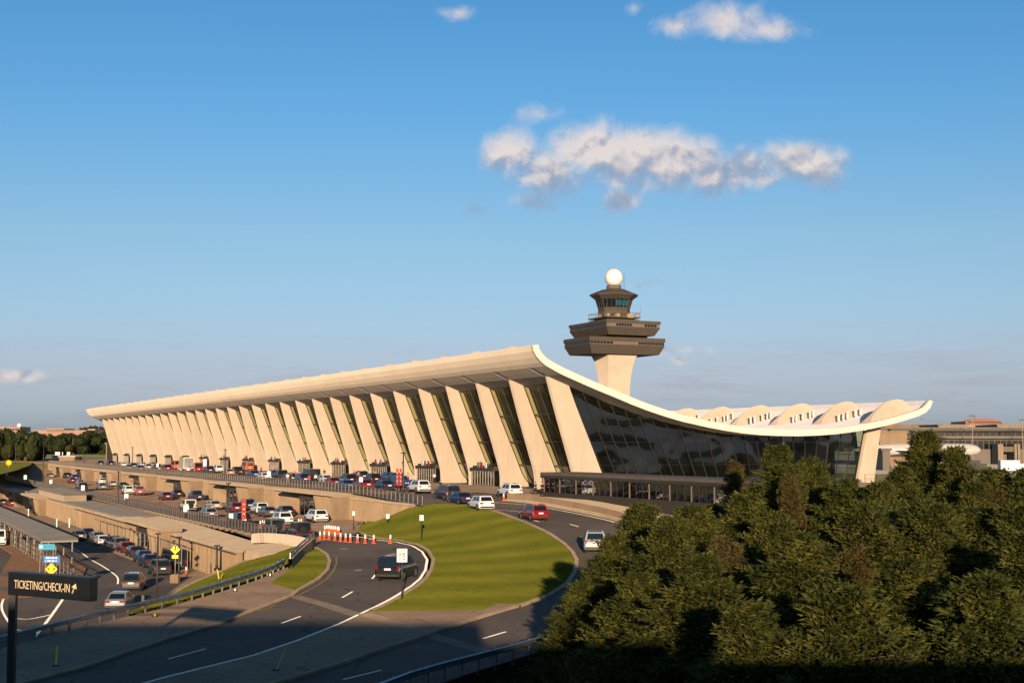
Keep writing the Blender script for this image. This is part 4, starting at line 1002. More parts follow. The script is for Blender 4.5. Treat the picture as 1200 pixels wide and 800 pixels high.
# two teal panes set over the front face of the cab
for i in (5,):
    a, b, c, d_ = [Vector((*p, 0))*1.012 for p in (octa(4.45)[i], octa(4.45)[i+1], octa(5.15)[i+1], octa(5.15)[i])]
    for t0, t1 in ((.04, .48), (.52, .96)):
        MB().add([(*(a.lerp(b, t0))[:2], zz(360)), (*(a.lerp(b, t1))[:2], zz(360)), (*(d_.lerp(c, t1))[:2], zz(353)), (*(d_.lerp(c, t0))[:2], zz(353))], [(0,1,2,3)]).build('tinted_pane', 'cab_glass', gl)
ring('cab_roof', [(5.3, zz(351.5)), (6.9, zz(346.5)), (6.9, zz(345)), (3.4, zz(339.3)), (2.3, zz(338.5))], 'tower_brown', tw)
MB().lathe([(2.1, zz(339)), (2.1, zz(334.2))], n=20).build('radome_base', 'tower_band', tw)
R = 2.58; zc = zz(324.8)
MB().lathe([(R*math.cos(a), zc+R*math.sin(a)) for a in np.linspace(-1.0, PI/2-.02, 16)], n=32).build('radome', 'radome', tw)
MB().lathe([(.07, zz(344)), (.04, zz(318))], c=(3.3, 0), n=6).build('mast', 'steel_dark', tw)
for (x, y) in ((-5.4,-5.4),(5.4,-5.4),(0,-5.4)): MB().lathe([(.05, zz(374)), (.04, zz(358))], c=(x, y), n=6).build('antenna', 'tower_band', tw)
# ------------------------------------------------------------------ vehicles (local +x forwards, origin on the ground at the middle)
PAINTS = {'black': (.010,.010,.012), 'white': (.78,.77,.75), 'silver': (.27,.27,.27), 'grey': (.13,.13,.135), 'dark grey': (.045,.046,.05), 'red': (.26,.010,.012), 'maroon': (.13,.012,.015),
          'blue': (.02,.07,.20), 'dark blue': (.012,.022,.06), 'beige': (.45,.38,.28), 'orange': (.55,.11,.02), 'green': (.02,.07,.04), 'pink': (.55,.28,.24), 'cream': (.75,.66,.48)}
for n_, c_ in PAINTS.items(): mat('paint_'+n_.replace(' ', '_'), c_, 0.32, metal=0.25 if n_ in ('silver', 'grey', 'dark grey', 'blue') else 0, coat=0.8)
def loft(mb, rings, smooth=False):
    n = len(rings[0])
    for a, b in zip(rings, rings[1:]): mb.add(list(a)+list(b), [(i, (i+1) % n, n+(i+1) % n, n+i) for i in range(n)], smooth)
    mb.add(rings[0], [tuple(range(n))]); mb.add(rings[-1], [tuple(range(n))])
def vehicle(kind):
    T = dict(sedan=dict(L=4.75, W=1.84, H=1.45, belt=.93, hood=.86, deck=1.02, cab=(-1.75,-1.05,.55,1.35), wb=1.40, wr=.33, low=.22),
             hatchback=dict(L=4.2, W=1.78, H=1.5, belt=.95, hood=.88, deck=1.0, cab=(-2.0,-1.65,.55,1.3), wb=1.28, wr=.32, low=.22),
             suv=dict(L=4.5, W=1.88, H=1.72, belt=1.08, hood=1.02, deck=1.1, cab=(-2.16,-1.75,.35,1.15), wb=1.38, wr=.37, low=.28),
             big_suv=dict(L=5.2, W=2.02, H=1.90, belt=1.18, hood=1.14, deck=1.2, cab=(-2.52,-2.30,.85,1.50), wb=1.55, wr=.41, low=.33),
             jeep=dict(L=4.3, W=1.87, H=1.86, belt=1.16, hood=1.14, deck=1.16, cab=(-2.02,-1.98,.45,.75), wb=1.3, wr=.43, low=.42),
             minivan=dict(L=5.1, W=1.98, H=1.76, belt=1.02, hood=.98, deck=1.05, cab=(-2.45,-2.2,1.0,1.9), wb=1.5, wr=.35, low=.22),
             van=dict(L=5.6, W=2.05, H=2.35, belt=1.25, hood=1.15, deck=1.2, cab=(-2.75,-2.7,1.35,2.0), wb=1.75, wr=.37, low=.28),
             pickup=dict(L=5.7, W=2.02, H=1.88, belt=1.16, hood=1.14, deck=1.12, cab=(-.75,-.65,.95,1.6), wb=1.75, wr=.42, low=.38))[kind]
    L, W, H = T['L'], T['W'], T['H']; w = W/2; x0, x1 = -L/2, L/2; b, hd, dk, lo = T['belt'], T['hood'], T['deck'], T['low']; c0, c1, c2, c3 = T['cab']
    root = empty(kind, (0, 0, 0)); body = MB()
    def ring(x, top, ww, bot): 
        return [(x,-ww+.12,bot),(x,ww-.12,bot),(x,ww,bot+.14),(x,ww,top-.22),(x,ww-.06,top-.05),(x,ww-.2,top),(x,-ww+.2,top),(x,-ww+.06,top-.05),(x,-ww,top-.22),(x,-ww,bot+.14)]
    st = [(x0, dk-.18, w-.14, lo+.18), (x0+.10, dk-.04, w-.04, lo+.06), (x0+.35, dk, w, lo), (min(c0, x0+.8) if kind != 'pickup' else c0-.02, dk if kind in ('sedan',) else b, w, lo), (0, b, w, lo), (c3, b, w, lo), (c3+.1, hd+.04, w, lo), (x1-.45, hd-.06, w-.03, lo), (x1-.12, hd-.22, w-.12, lo+.08), (x1, hd-.34, w-.25, lo+.2)]
    st = sorted(st); loft(body, [ring(*s) for s in st])
    # greenhouse: lower rectangle at the belt, upper rectangle at the roof
    tw_ = w-.24 if kind not in ('van', 'jeep') else w-.12
    gb = (c0, c3, -w+.06, w-.06); gt = (c1, c2, -tw_, tw_)
    body.frustum(gb, gt, b-.04, H-.03)
    body.frustum((c1+.02, c2-.02, -tw_+.02, tw_-.02), (c1+.12, c2-.12, -tw_+.12, tw_-.12), H-.03, H+.01)
    if kind == 'pickup':
        body = MB(); loft(body, [ring(*s) for s in st if s[0] >= c0-.03])
        body.frustum(gb, gt, b-.04, H-.03)
        body.box(x0+.06, c0, -w+.02, -w+.14, lo+.15, dk).box(x0+.06, c0, w-.14, w-.02, lo+.15, dk).box(x0, x0+.10, -w+.02, w-.02, lo+.25, dk).box(x0+.1, c0, -w+.1, w-.1, lo, lo+.3)
    body.build('body', 'paint_white', root)
    # glass, each pane proud of the greenhouse
    def lerp(a, bb, t): return tuple(a[i]+(bb[i]-a[i])*t for i in range(3))
    B_ = [(c0,-w+.06,b), (c3,-w+.06,b), (c3,w-.06,b), (c0,w-.06,b)]; T_ = [(c1,-tw_,H-.03), (c2,-tw_,H-.03), (c2,tw_,H-.03), (c1,tw_,H-.03)]
    def quad(i, j, s0, s1, t0, t1, name, out):
        P_ = []
        for s_, t_ in ((s0, t0), (s1, t0), (s1, t1), (s0, t1)):
            a = lerp(B_[i], T_[i], t_); c = lerp(B_[j], T_[j], t_); p = lerp(a, c, s_); P_.append((p[0]+out[0], p[1]+out[1], p[2]+out[2]))
        MB().add(P_, [(0,1,2,3)]).build(name, 'car_glass', root)
    quad(3, 0, .09, .91, .10, .86, 'rear_window', (-.012, 0, .004)); quad(1, 2, .06, .94, .06, .90, 'windscreen', (.012, 0, .006))
    for (i, j, s) in ((0, 1, -1), (3, 2, 1)):
        quad(i, j, .09, .44, .10, .86, 'side_window', (0, s*.012, .003)); quad(i, j, .48, .80, .10, .86, 'side_window', (0, s*.012, .003))
    # wheels
    r = T['wr']; wm = MB().lathe([(r*.7, -.11), (r*.97, -.10), (r, -.06), (r, .06), (r*.97, .10), (r*.7, .11)], n=16, axis='y').mesh('tyre', 'rubber')
    rm = MB().lathe([(r*.2, -.118), (r*.62, -.115), (r*.66, -.10), (r*.66, .10), (r*.62, .115), (r*.2, .118)], n=10, axis='y').mesh('rim', 'rim')
    am = MB().lathe([(r*1.16, -.012), (r*1.16, .012)], n=14, axis='y').mesh('wheel_arch', 'trim_black')
    for x in (-T['wb'], T['wb']):
        for s in (-1, 1):
            wh = inst('wheel', wm, root, (x, s*(w-.09), r)); inst('rim', rm, wh, (0, 0, 0)); inst('wheel_arch', am, root, (x, s*(w-.006), r+.02))
    # lights, plate, bumper, mirrors
    tz = dk-.30 if kind not in ('jeep', 'van', 'pickup') else dk-.38; hh = .17 if kind in ('sedan', 'suv', 'hatchback') else .32; ww = .42 if kind in ('sedan', 'suv', 'hatchback') else .18
    for s in (-1, 1):
        y1 = s*(w-.07); y0 = s*(w-.07-ww); MB().box(x0-.015, x0+.12, min(y0, y1), max(y0, y1), tz, tz+hh).build('tail_light', 'tail_red', root)
        y1 = s*(w-.16); y0 = s*(w-.52); MB().box(x1-.16, x1-.02, min(y0, y1), max(y0, y1), hd-.36, hd-.22).build('headlight', 'plate', root)
        MB().box(c2+.25, c2+.42, min(s*(w+.02), s*(w+.2)), max(s*(w+.02), s*(w+.2)), b-.02, b+.15).build('mirror', 'trim_black', root)
    MB().box(x0-.022, x0+.02, -.26, .26, tz-.02, tz+.13).build('number_plate', 'plate', root)
    MB().box(x0-.03, x0+.15, -w+.12, w-.12, lo+.08, lo+.26).build('bumper', 'trim_black', root)
    if kind in ('suv', 'big_suv', 'jeep', 'hatchback'):
        for s in (-1, 1): MB().box(-T['wb']+r*1.1, T['wb']-r*1.1, s*(w+.004)-.012, s*(w+.004)+.012, lo+.0, lo+.2).build('sill_trim', 'trim_black', root)
    if kind == 'jeep': MB().lathe([(.2, x0-.25), (.4, x0-.24), (.42, x0-.1), (.4, x0-.02)], c=(0, 1.05), n=16, axis='x').build('spare_wheel', 'rubber', root)
    if kind in ('suv', 'big_suv', 'minivan'):
        for s in (-1, 1): MB().box(c1+.2, c2-.2, s*(tw_-.1)-.02, s*(tw_-.1)+.02, H+.01, H+.06).build('roof_rail', 'rim', root)
    return root
TPL = {}
def box_truck():
    root = empty('box_truck'); MB().box(-3.6, 1.4, -1.2, 1.2, .9, 3.5).build('cargo_box', 'paint_cream', root)
    MB().frustum((1.5, 3.4, -1.0, 1.0), (1.6, 2.6, -.95, .95), 1.3, 2.4).box(1.5, 3.6, -1.05, 1.05, .55, 1.35).box(-3.6, 1.5, -.4, .4, .5, .9).build('body', 'paint_white', root)
    MB().box(-3.63, -3.6, -1.05, 1.05, 1.05, 3.35).build('rear_door', 'paint_silver', root)
    r = .42; wm = MB().lathe([(r*.7, -.13), (r, -.1), (r, .1), (r*.7, .13)], n=14, axis='y').mesh('tyre', 'rubber')
    for x in (-2.2, 2.5):
        for s in (-1, 1): inst('wheel', wm, root, (x, s*.95, r))
    for s in (-1, 1): MB().box(-3.66, -3.6, s*1.0-.12, s*1.0+.12, .65, .85).build('tail_light', 'tail_red', root)
    return root
used = set()
def place(kind, colr, p, heading, label, group, z=None):
    """heading in radians from world +X"""
    if kind not in TPL:
        TPL[kind] = box_truck() if kind == 'box_truck' else vehicle(kind); TPL[kind]['_t'] = 1
        TPL[kind] = (TPL[kind], treeof(TPL[kind]))
    root, tree = TPL[kind]
    if kind not in used: used.add(kind); r = root; r.location = p; r.rotation_euler = (0, 0, heading)
    else: r = clone(root, tree, p, heading)
    r['label'] = label; r['category'] = 'truck' if 'truck' in kind else ('van' if kind in ('van',) else 'car'); r['group'] = group
    if '_t' in r: del r['_t']
    m = 'paint_'+colr.replace(' ', '_')
    for o in (c for c in COL_new(r)):
        if o.name.startswith('body'): setmat(o, m)
    return r
def COL_new(r): return r.children
HU_ = PI/2 + TH     # heading of the roads: away to the left
def zof(x, y, H): return H(x, y)
def car(kind, colr, x, y, H, extra, level, dh=0.0, hd=None):
    if callable(H) and H not in (Zmid, Zlow, Zup): X, Y = hit(x, y, H)
    else: q = onz(x, y, H(0, 0)); X, Y = q.x, q.y
    z = H(X, Y) + .02; ln = dict(sedan=2.3, suv=2.3, big_suv=2.6, jeep=2.1, minivan=2.5, van=2.8, pickup=2.8, hatchback=2.1, box_truck=3.5)[kind]
    h = (HU_ + dh) if hd is None else hd; X += math.cos(h)*ln*.75; Y += math.sin(h)*ln*.75
    kn = {'suv': 'SUV', 'big_suv': 'large SUV', 'jeep': 'boxy off-roader', 'pickup': 'pickup truck', 'box_truck': 'box truck'}.get(kind, kind)
    return place(kind, colr, (X, Y, z), h, ('%s %s %s' % (colr, kn, extra)), 'cars at the %s kerb' % level)
A = 'arrivals'
mid = [('sedan','white',40,554.5,'farthest out, alone at the far end of the arrivals road',0),('sedan','grey',54,556.5,'behind the tall lamp post at the far end',0),('sedan','silver',60,560,'in the far group, nearest the middle of the road',0),('suv','maroon',71,559,'in the far group beyond the second pole sign',0),
 ('suv','black',79,560.5,'at the near end of the far group',0),('suv','blue',88,563,'beside a red car by the second canopy',0),('hatchback','maroon',85,566,'nearest the middle of the road behind the blue SUV',0),('sedan','pink',95,569,'just ahead of the dark off-roader',0),('big_suv','black',97,575.5,'behind the white pole sign',0),
 ('suv','white',120,567.5,'parked under the third canopy pillar',0),('sedan','silver',120.5,574,'double parked in front of the third canopy',0),('sedan','beige',133,570.5,'beyond the tall thin lamp post',0),('sedan','green',145,572.5,'low and dark beside the wall shelter',0),('suv','white',151,579,'beside the red pickup',0),
 ('pickup','red',164,580.5,'alone in the middle of the arrivals road',-.15),('sedan','maroon',196,586,'first of the row ahead of the boxy white off-roader',0),('sedan','black',209,583,'second in line ahead of the boxy white off-roader',0),('sedan','dark grey',222,580,'close to the wall before the third canopy',0),
 ('pickup','dark blue',233,587,'ahead of the beige sedan',0),('jeep','cream',222.5,599.5,'with spare wheel in the middle of the road',0),('sedan','beige',253,597.5,'before the tall black lamp post',0),('hatchback','silver',247,608,'nearest the dark railing',0),
 ('suv','dark blue',292,598,'hugging the kerb beyond the red banner',0),('hatchback','maroon',277,600.5,'just right of the tall lamp post',0),('sedan','dark grey',291,590,'near the wall under the second canopy',0),('suv','black',285,617,'below the red vertical banner',0),
 ('suv','white',307,602.5,'right of the red vertical banner',0),('sedan','dark grey',315,594,'behind the white SUV near the wall',0),('sedan','black',338,605,'pulled in by the nearest shelter',0),('suv','white',334,616,'waiting behind the boxy black off-roader',0),
 ('jeep','grey',324.5,627,'next to the short cream blocks',0),('jeep','black',354,632,'with red tail lights, nearest the traffic cones',-.05),('suv','white',375.5,612.5,'parked at the concrete walk beneath the bare wall',.06),('sedan','grey',317,606,'squeezed between two white SUVs',0)]
for k, c, x, y, e, dh in mid: car(k, c, x, y, Zmid if x < 360 and y < 625 else HL, e, A, dh)
D_ = 'departures'
up = [('suv','dark grey',118,546.5,'near the white truck at the far end of departures',0),('suv','black',130,546.5,'by the farthest vestibule',0),('sedan','white',146,547,'at the third farthest pier',0),('sedan','silver',152,551,'in the outer lane by the thin pole',0),('sedan','dark blue',157,549,'beside the thin pole',0),('sedan','white',168,547,'hidden behind two darker cars',0),
 ('sedan','dark grey',165,552,'right of the thin pole in the outer lane',0),('suv','beige',174,551,'catching the sun in the far third',0),('sedan','beige',180,547,'close to the far doors',0),('pickup','dark grey',186,552.5,'just behind the dark red car',0),('suv','maroon',196.5,552.5,'left of the orange van',0),('van','orange',208,550,'left of the white box truck',0),
 ('box_truck','white',220,553.5,'with square cream cargo box in the outer lane',0),('van','red',232,554,'right of the box truck',0),('suv','dark grey',246,555,'behind a white pole sign in the far half',0),('suv','white',257,553.5,'left of the middle lamp post',0),('sedan','pink',270,557.5,'right of the middle lamp post',0),
 ('pickup','black',281,557,'ahead of the orange van near the middle',0),('van','orange',292,552,'parked by the middle doors',0),('sedan','blue',299,560,'in the outer lane below the orange van',0),('sedan','white',312,563,'in front of a white pole sign',0),('sedan','blue',324,559.5,'behind the white sedan near the middle',0),
 ('pickup','black',334,562.5,'crowded by people near the middle',0),('sedan','dark grey',342,565,'outermost lane near the middle',0),('van','black',368,565.5,'tall, at the third canopy',0),('suv','dark blue',357,567,'left of the tall black van',0),('sedan','white',384,566.5,'half behind a bright red sedan',0),
 ('sedan','red',393.5,570.5,'with glossy tail, left of the crowded group',0),('suv','black',411,567.5,'behind the pale sign in the near group',0),('sedan','blue',409,574,'at the railing in the near group',0),('suv','dark grey',426,563,'tallest at the back of the near group',0),('sedan','red',430.5,573.5,'with brake lights glowing, near group',0),
 ('suv','black',440,567,'behind the glowing red sedan',0),('sedan','dark blue',455,575,'with pale rear bumper beside the railing',0),('suv','blue',458,565,'up by the doors behind the lamp post',0),('pickup','dark blue',470,567,'ahead of the banners close to the piers',0),('pickup','blue',475,572,'between the lamp post and the red banners',0),
 ('suv','white',496,577.5,'with tailgate open beside the red banners',.02)]
for k, c, x, y, e, dh in up: car(k, c, x, y, Zup, e, D_, dh)
car('big_suv','dark grey',530,586.5,HU,'with luggage lit red, leading the ramp queue',D_,-.02); car('sedan','dark blue',546,591,HU,'behind the large SUV at the top of the ramp',D_,.02)
car('suv','white',603,582.5,HU,'waiting at the kerb beside an orange cone',D_,-.02); car('suv','white',569,598.5,HU,'rounding the top of the lawn',D_,-.06)
car('suv','red',632,610.5,HU,'climbing the ramp beside the lawn',D_,-.08); car('big_suv','silver',697.5,648,HU,'half hidden by the conifer at the foot of the ramp',D_,hd=PI/2-.02)
car('big_suv','black',457,681,HL,'on the loop road behind the speed limit sign','loop',hd=PI/2-.22)
Lw = 'lower'
low = [('sedan','dark grey',104,630.5,'between first and second of the lower queue',0),('sedan','white',122,639.5,'pale one between second and third of the lower queue',0),('suv','grey',141,645,'squeezed between third and fourth of the lower queue',0),('suv','red',14,593.5,'parked beyond the covered walk',0),('sedan','dark grey',4,592,'left of the red SUV at the frame edge',0),('sedan','grey',94,633.5,'at the head of the lower queue',0),('sedan','silver',116,635,'second of the lower queue',0),('suv','dark blue',134,643,'third of the lower queue',0),('sedan','maroon',150,648.5,'fourth of the lower queue',0),
 ('sedan','dark grey',161,654,'fifth of the lower queue',0),('sedan','blue',171,660,'sixth of the lower queue',0),('sedan','dark blue',178,665,'seventh of the lower queue',0),('suv','dark grey',190,675,'last of the lower queue, rear catching the sun',0),('van','black',207,668,'parked at the yellow crossing sign',0)]
for k, c, x, y, e, dh in low: car(k, c, x, y, Zlow, e, Lw, dh)
car('suv','dark grey',154,693,Zlow,'following the pale sedan out of the lower road',Lw,hd=PI/2+.10); car('sedan','silver',136,715,Zlow,'nearest, leaving the lower road by the guardrail',Lw,hd=PI/2+.08)
car('van','white',-3,640,Zlow,'cut by the left edge of the frame',Lw,hd=PI/2+.5); car('sedan','green',5,618,Zlow,'under the covered walk at the left edge',Lw,hd=PI/2+.4)
# ------------------------------------------------------------------ posts, signs, lamps
def lamp(x, ybase, ytop, H, label, m='steel_dark', arm=0):
    q = onz(x, ybase, H) if not callable(H) else Vector((*hit(x, ybase, H), 0)); z = H if not callable(H) else H(q.x, q.y)
    d = q.y*math.cos(PIT); h = (ybase-ytop)*q.y/F
    t = empty('lamp_post', (q.x, q.y, z), TH, label=label, cat='lamp post', group='dark lamp posts along the airport roads')
    MB().lathe([(.16, 0), (.13, .6), (.10, h*.6), (.08, h)], n=8).build('pole', m, t); MB().lathe([(.3, 0), (.3, .25)], n=8).build('base', m, t)
    MB().box(-.28, .28, -.22, .22, h-.05, h+.10).build('lamp_head', m, t)
    if arm: MB().bar((0, 0, h), (-arm, 0, h+.15), .14, .2).build('arm', m, t)
lamp(50.3, 568, 519, ZM, 'tall black lamp post at the far end of the arrivals road'); lamp(138.3, 589, 553, ZM, 'tall thin black lamp post beyond the red pickup')
lamp(267, 618, 567, ZM, 'thick black lamp post between beige sedan and red banner', arm=0); lamp(98.5, 543, 527, 0, 'lamp post with small heads near the far vestibules')
lamp(155, 548, 524, 0, 'lamp post in front of the seventh farthest pier'); lamp(263.5, 560, 527, 0, 'lamp post on the departures road in front of middle piers'); lamp(472.5, 579, 531, 0, 'lamp post left of the red banners')
lamp(735, 592, 548, lambda a, b: -.7, 'black lamp post in front of the glass walkway'); lamp(184.5, 668, 626, ZL, 'lamp post on the lower road left of the crossing sign'); lamp(209.5, 674, 630, ZL, 'lamp post with wide head right of the crossing sign'); lamp(254, 668, 640, ZL+1.2, 'lamp post at the end of the lower wall'); lamp(18, 543, 512, -.2, 'lamp post before the far trees')
lamp(193, 655, 625, ZL, 'short lamp post against the ribbed lower wall') if False else None
def plate_sign(name, x, y0, y1, w, H, ybase, m, label, cat='sign', txt=None, pole='steel_dark', face=0.0):
    """panel between rows y0..y1, w pixels wide, on a pole whose foot shows at ybase"""
    q = onz(x, ybase, H) if not callable(H) else Vector((*hit(x, ybase, H), 0)); z = H if not callable(H) else H(q.x, q.y); s = q.y/F
    t = empty(name, (q.x, q.y, z), face, label=label, cat=cat); zt = (ybase-y0)*s; zb = (ybase-y1)*s; hw = w*s/2
    MB().lathe([(.05, -.1), (.045, zt-.05)], n=8).build('pole', pole, t); MB().box(-hw, hw, -.10, -.06, zb, zt).build('panel', m, t)
    MB().box(-hw, hw, -.06, -.05, zb, zt).build('panel_back', 'rail_grey', t)
    return t, hw, zb, zt, s
for i, (x, y0, y1, w, yb, lb) in enumerate([(7.5,552.5,556.5,3,563,'at the far left edge of the arrivals road'),(29.5,556.5,561.5,3.4,570,'second from the left on the dark railing'),(59.5,562,566.5,3.2,575,'third from the left, above the grey stair house'),(97,568.5,574.5,4,583,'in front of the black large SUV'),
        (148,578.5,585,4.6,592,'below the red pickup'),(218,592,599.5,6,608,'in front of the boxy cream off-roader'),(270.7,601.5,608.5,5,618,'right of the thick black lamp post')]):
    plate_sign('notice_sign', x, y0, y1, w, ZM, yb, 'white_sign', 'small white rectangular sign on a pole, '+lb)
for x, y0, y1, w, yb, H, lb in [(414.3,599,604,2.8,621,HL,'at the kerb right of the nearest white SUV'),(454.5,602,607.5,3.8,614,HL,'at the foot of the bare wall by the lawn'),(494,603.5,610,4.6,633,HL,'standing on the lawn'),(377.5,583.5,589.5,2.6,598,ZM,'against the pier by the nearest canopy'),
        (315,552,557.5,4.2,566,0,'at the departures railing near the middle'),(423,559,564.5,4.2,579,0,'in the near group of departure cars'),(240,537+1,552-6,3.6,560,0,'on the departures railing beside the black SUV'),(184.5,543,547,2.6,554,0,'on the departures railing in the far third'),
        (762,573.5,582.5,9.5,600,lambda a, b: -1.3,'square, in front of the glass walkway above the trees'),(193.5,624,629,4.5,655,ZL,'on a dark pole before the lower wall'),(126.5,607,614,3.2,628,ZL,'at the far part of the lower wall')]:
    plate_sign('notice_sign', x, y0, y1, w, H, yb, 'white_sign', 'white rectangular sign on a pole, '+lb)
for i, (x, y0, y1) in enumerate([(33.3,596,606),(47.5,597,604),(66.5,608,618.5),(81.3,607,618.5)]):
    q = onz(x, y1, ZL); MB().box(-.09, .09, -.09, .09, 0, (y1-y0)*q.y/F).build('bollard', 'cone_white', None, label='slim white post on the lower road kerb, '+['farthest left', 'second from the left', 'third from the left', 'fourth from the left'][i], cat='bollard', group='white posts on the lower kerb').location = q
# speed limit
t, hw, zb, zt, s = plate_sign('speed_limit_sign', 471, 643.5, 659, 12, HL, 702.5, 'white_sign', 'white speed limit 15 sign on a dark pole by the loop road', pole='bronze_frame')
text('15', 0.62, 'sign_black', t, (0, -.115, zb+.36), (PI/2, 0, 0), .9, .006); text('SPEED', 0.2, 'sign_black', t, (0, -.115, zt-.17), (PI/2, 0, 0), .9, .006); text('LIMIT', 0.2, 'sign_black', t, (0, -.115, zt-.37), (PI/2, 0, 0), .9, .006)
# pedestrian crossing sign, lime diamond on a grey pole in a concrete foot
q = onz(205, 679, -7.3); t = empty('crossing_sign', (q.x, q.y, -7.4), 0, label='lime yellow diamond pedestrian sign on a pole in a concrete block', cat='sign'); s = q.y/F
h = (679-643)*s; MB().lathe([(.06, 0), (.05, h)], n=8).build('pole', 'rail_light', t); r_ = 5.6*s
MB().prism([(0, h-r_), (r_, h), (0, h+r_), (-r_, h)], -.12, -.08).build('diamond', 'sign_lime', t); MB().box(-3.6*s, 3.6*s, -.12, -.08, h-r_-4.6*s, h-r_-.6*s).build('plaque', 'sign_lime', t)
w_ = MB(); w_.lathe([(.10, -.135), (.10, -.125)], c=(.02, h+.32), n=8, axis='y'); w_.bar((.02, -.13, h+.2), (0, -.13, h-.06), .13, .02); w_.bar((0, -.13, h-.06), (-.14, -.13, h-.36), .07, .02); w_.bar((0, -.13, h-.06), (.14, -.13, h-.34), .07, .02); w_.bar((0, -.13, h+.15), (.18, -.13, h), .05, .02); w_.bar((0, -.13, h+.15), (-.16, -.13, h), .05, .02)
w_.build('walking_figure', 'sign_black', t); MB().box(-.42, .42, -.42, .42, -.3, .62).build('footing', 'wall_tan', t)
# blue direction panels and the two-arrow diamond on the median
def onmed(x, y, D): d = px_dir(x, y); return HC + d.z*D/d.y
def panel(name, x0, x1, y0, y1, D, m, label, z0=ZL+.1, posts=2):
    s = D/F; cx = ((x0+x1)/2-600)*s; zt, zb = onmed(600, y0, D), onmed(600, y1, D); hw = (x1-x0)/2*s
    t = empty(name, (cx, D, z0), 0, label=label, cat='sign')
    for k_ in ((-1, 1) if posts == 2 else (0,)): MB().box(k_*hw*.8-.05, k_*hw*.8+.05, .02, .12, 0, zt-z0).build('post', 'rail_grey', t)
    MB().box(-hw, hw, -.05, .02, zb-z0, zt-z0).build('panel', m, t)
    return t, hw, zb-z0, zt-z0
t, hw, zb, zt = panel('direction_sign', 49.5, 68.5, 637, 643.8, 158, 'sign_teal', 'teal blue direction panel hanging at the end of the covered walk'); 
MB().box(-hw*.85, -hw*.5, -.07, -.05, zb+.18, zt-.15).build('pictogram', 'white_sign', t); MB().box(-hw*.4, hw*.75, -.07, -.05, zb+.32, zt-.22).build('word_bar', 'sign_blue', t)
t, hw, zb, zt = panel('direction_sign', 56, 74.5, 651, 659, 138, 'sign_blue', 'blue direction panel with white lettering above the two-arrow diamond')
for r_, cols in ((.28, ((-.8,-.7),(-.55,-.05),(.05,.35),(.5,.62))), (.72, ((-.75,-.15),(-.08,.35),(.45,.7)))):
    for a, b in cols: MB().box(a*hw, b*hw, -.07, -.05, zb+(zt-zb)*(r_-.1), zb+(zt-zb)*(r_+.1)).build('word_bar', 'white_sign', t)
s = 136/F; t = empty('warning_sign', ((65-600)*s, 136, ZL+.1), 0, label='yellow diamond sign with two diverging black arrows on the median', cat='sign'); zc_ = onmed(65, 666.5, 136)-ZL-.1; r_ = 7.3*s
MB().box(-.05, .05, .02, .1, 0, zc_).build('pole', 'rail_grey', t); MB().prism([(0, zc_-r_), (r_, zc_), (0, zc_+r_), (-r_, zc_)], -.05, 0).build('diamond', 'sign_yellow', t)
for k_ in (-1, 1):
    a_ = MB(); a_.bar((k_*.12, -.06, zc_-.22), (k_*.24, -.06, zc_+.02), .08, .02); a_.prism([(k_*.14, zc_+.0), (k_*.36, zc_-.06), (k_*.32, zc_+.17)], -.07, -.055); a_.build('arrow', 'sign_black', t)
q = onz(31.5, 634, ZL); t = empty('map_stand', (q.x, q.y, ZL), 0, label='small teal and white board under the canopy roof', cat='sign'); MB().box(-.35, .35, 0, .06, 1.1, 1.75).build('board', 'sign_teal', t); MB().box(-.1, .45, -.03, 0, .85, 1.2).build('notice', 'white_sign', t); MB().box(-.04, .04, 0, .05, 0, 1.7).build('pole', 'rail_grey', t)
q = onz(10, 549, -.3); t = empty('warning_sign', (q.x, q.y, -.25), 0, label='small round yellow sign on the far grass wedge', cat='sign'); MB().lathe([(.8, -.03), (.8, .03)], c=(0, 1.6), n=14, axis='y').build('disc', 'sign_yellow', t); MB().box(-.05, .05, .03, .1, 0, 1.8).build('pole', 'rail_grey', t)
# red vertical banners
def vbanner(x, y0, y1, w, yb, H, label):
    q = onz(x, yb, H); s = q.y/F; t = empty('banner', (q.x, q.y, H), .1, label=label, cat='banner'); MB().lathe([(.06, 0), (.06, (yb-y0)*s)], n=8).build('pole', 'black_metal', t)
    zt, zb = (yb-y0)*s, (yb-y1)*s; MB().box(-w*s/2, w*s/2, -.10, -.06, zb, zt).build('cloth', 'banner_red', t)
    for i in range(7): z = zb+(zt-zb)*(.12+.12*i); MB().box(-w*s*.18, w*s*.18, -.112, -.10, z, z+(zt-zb)*.05).build('letter_block', 'sign_cream' if i % 2 else 'maroon_ink', t)
mat('maroon_ink', (.16,.02,.02), .7)
vbanner(285.5, 585, 608, 5, 622, ZM, 'tall red vertical banner on the dark arrivals railing'); vbanner(464.8+.7, 549, 568.5, 2.6, 580, -.1, 'left red vertical banner by the open white SUV'); vbanner(469.3, 549, 568.5, 2.6, 580.5, -.1, 'right red vertical banner by the open white SUV')
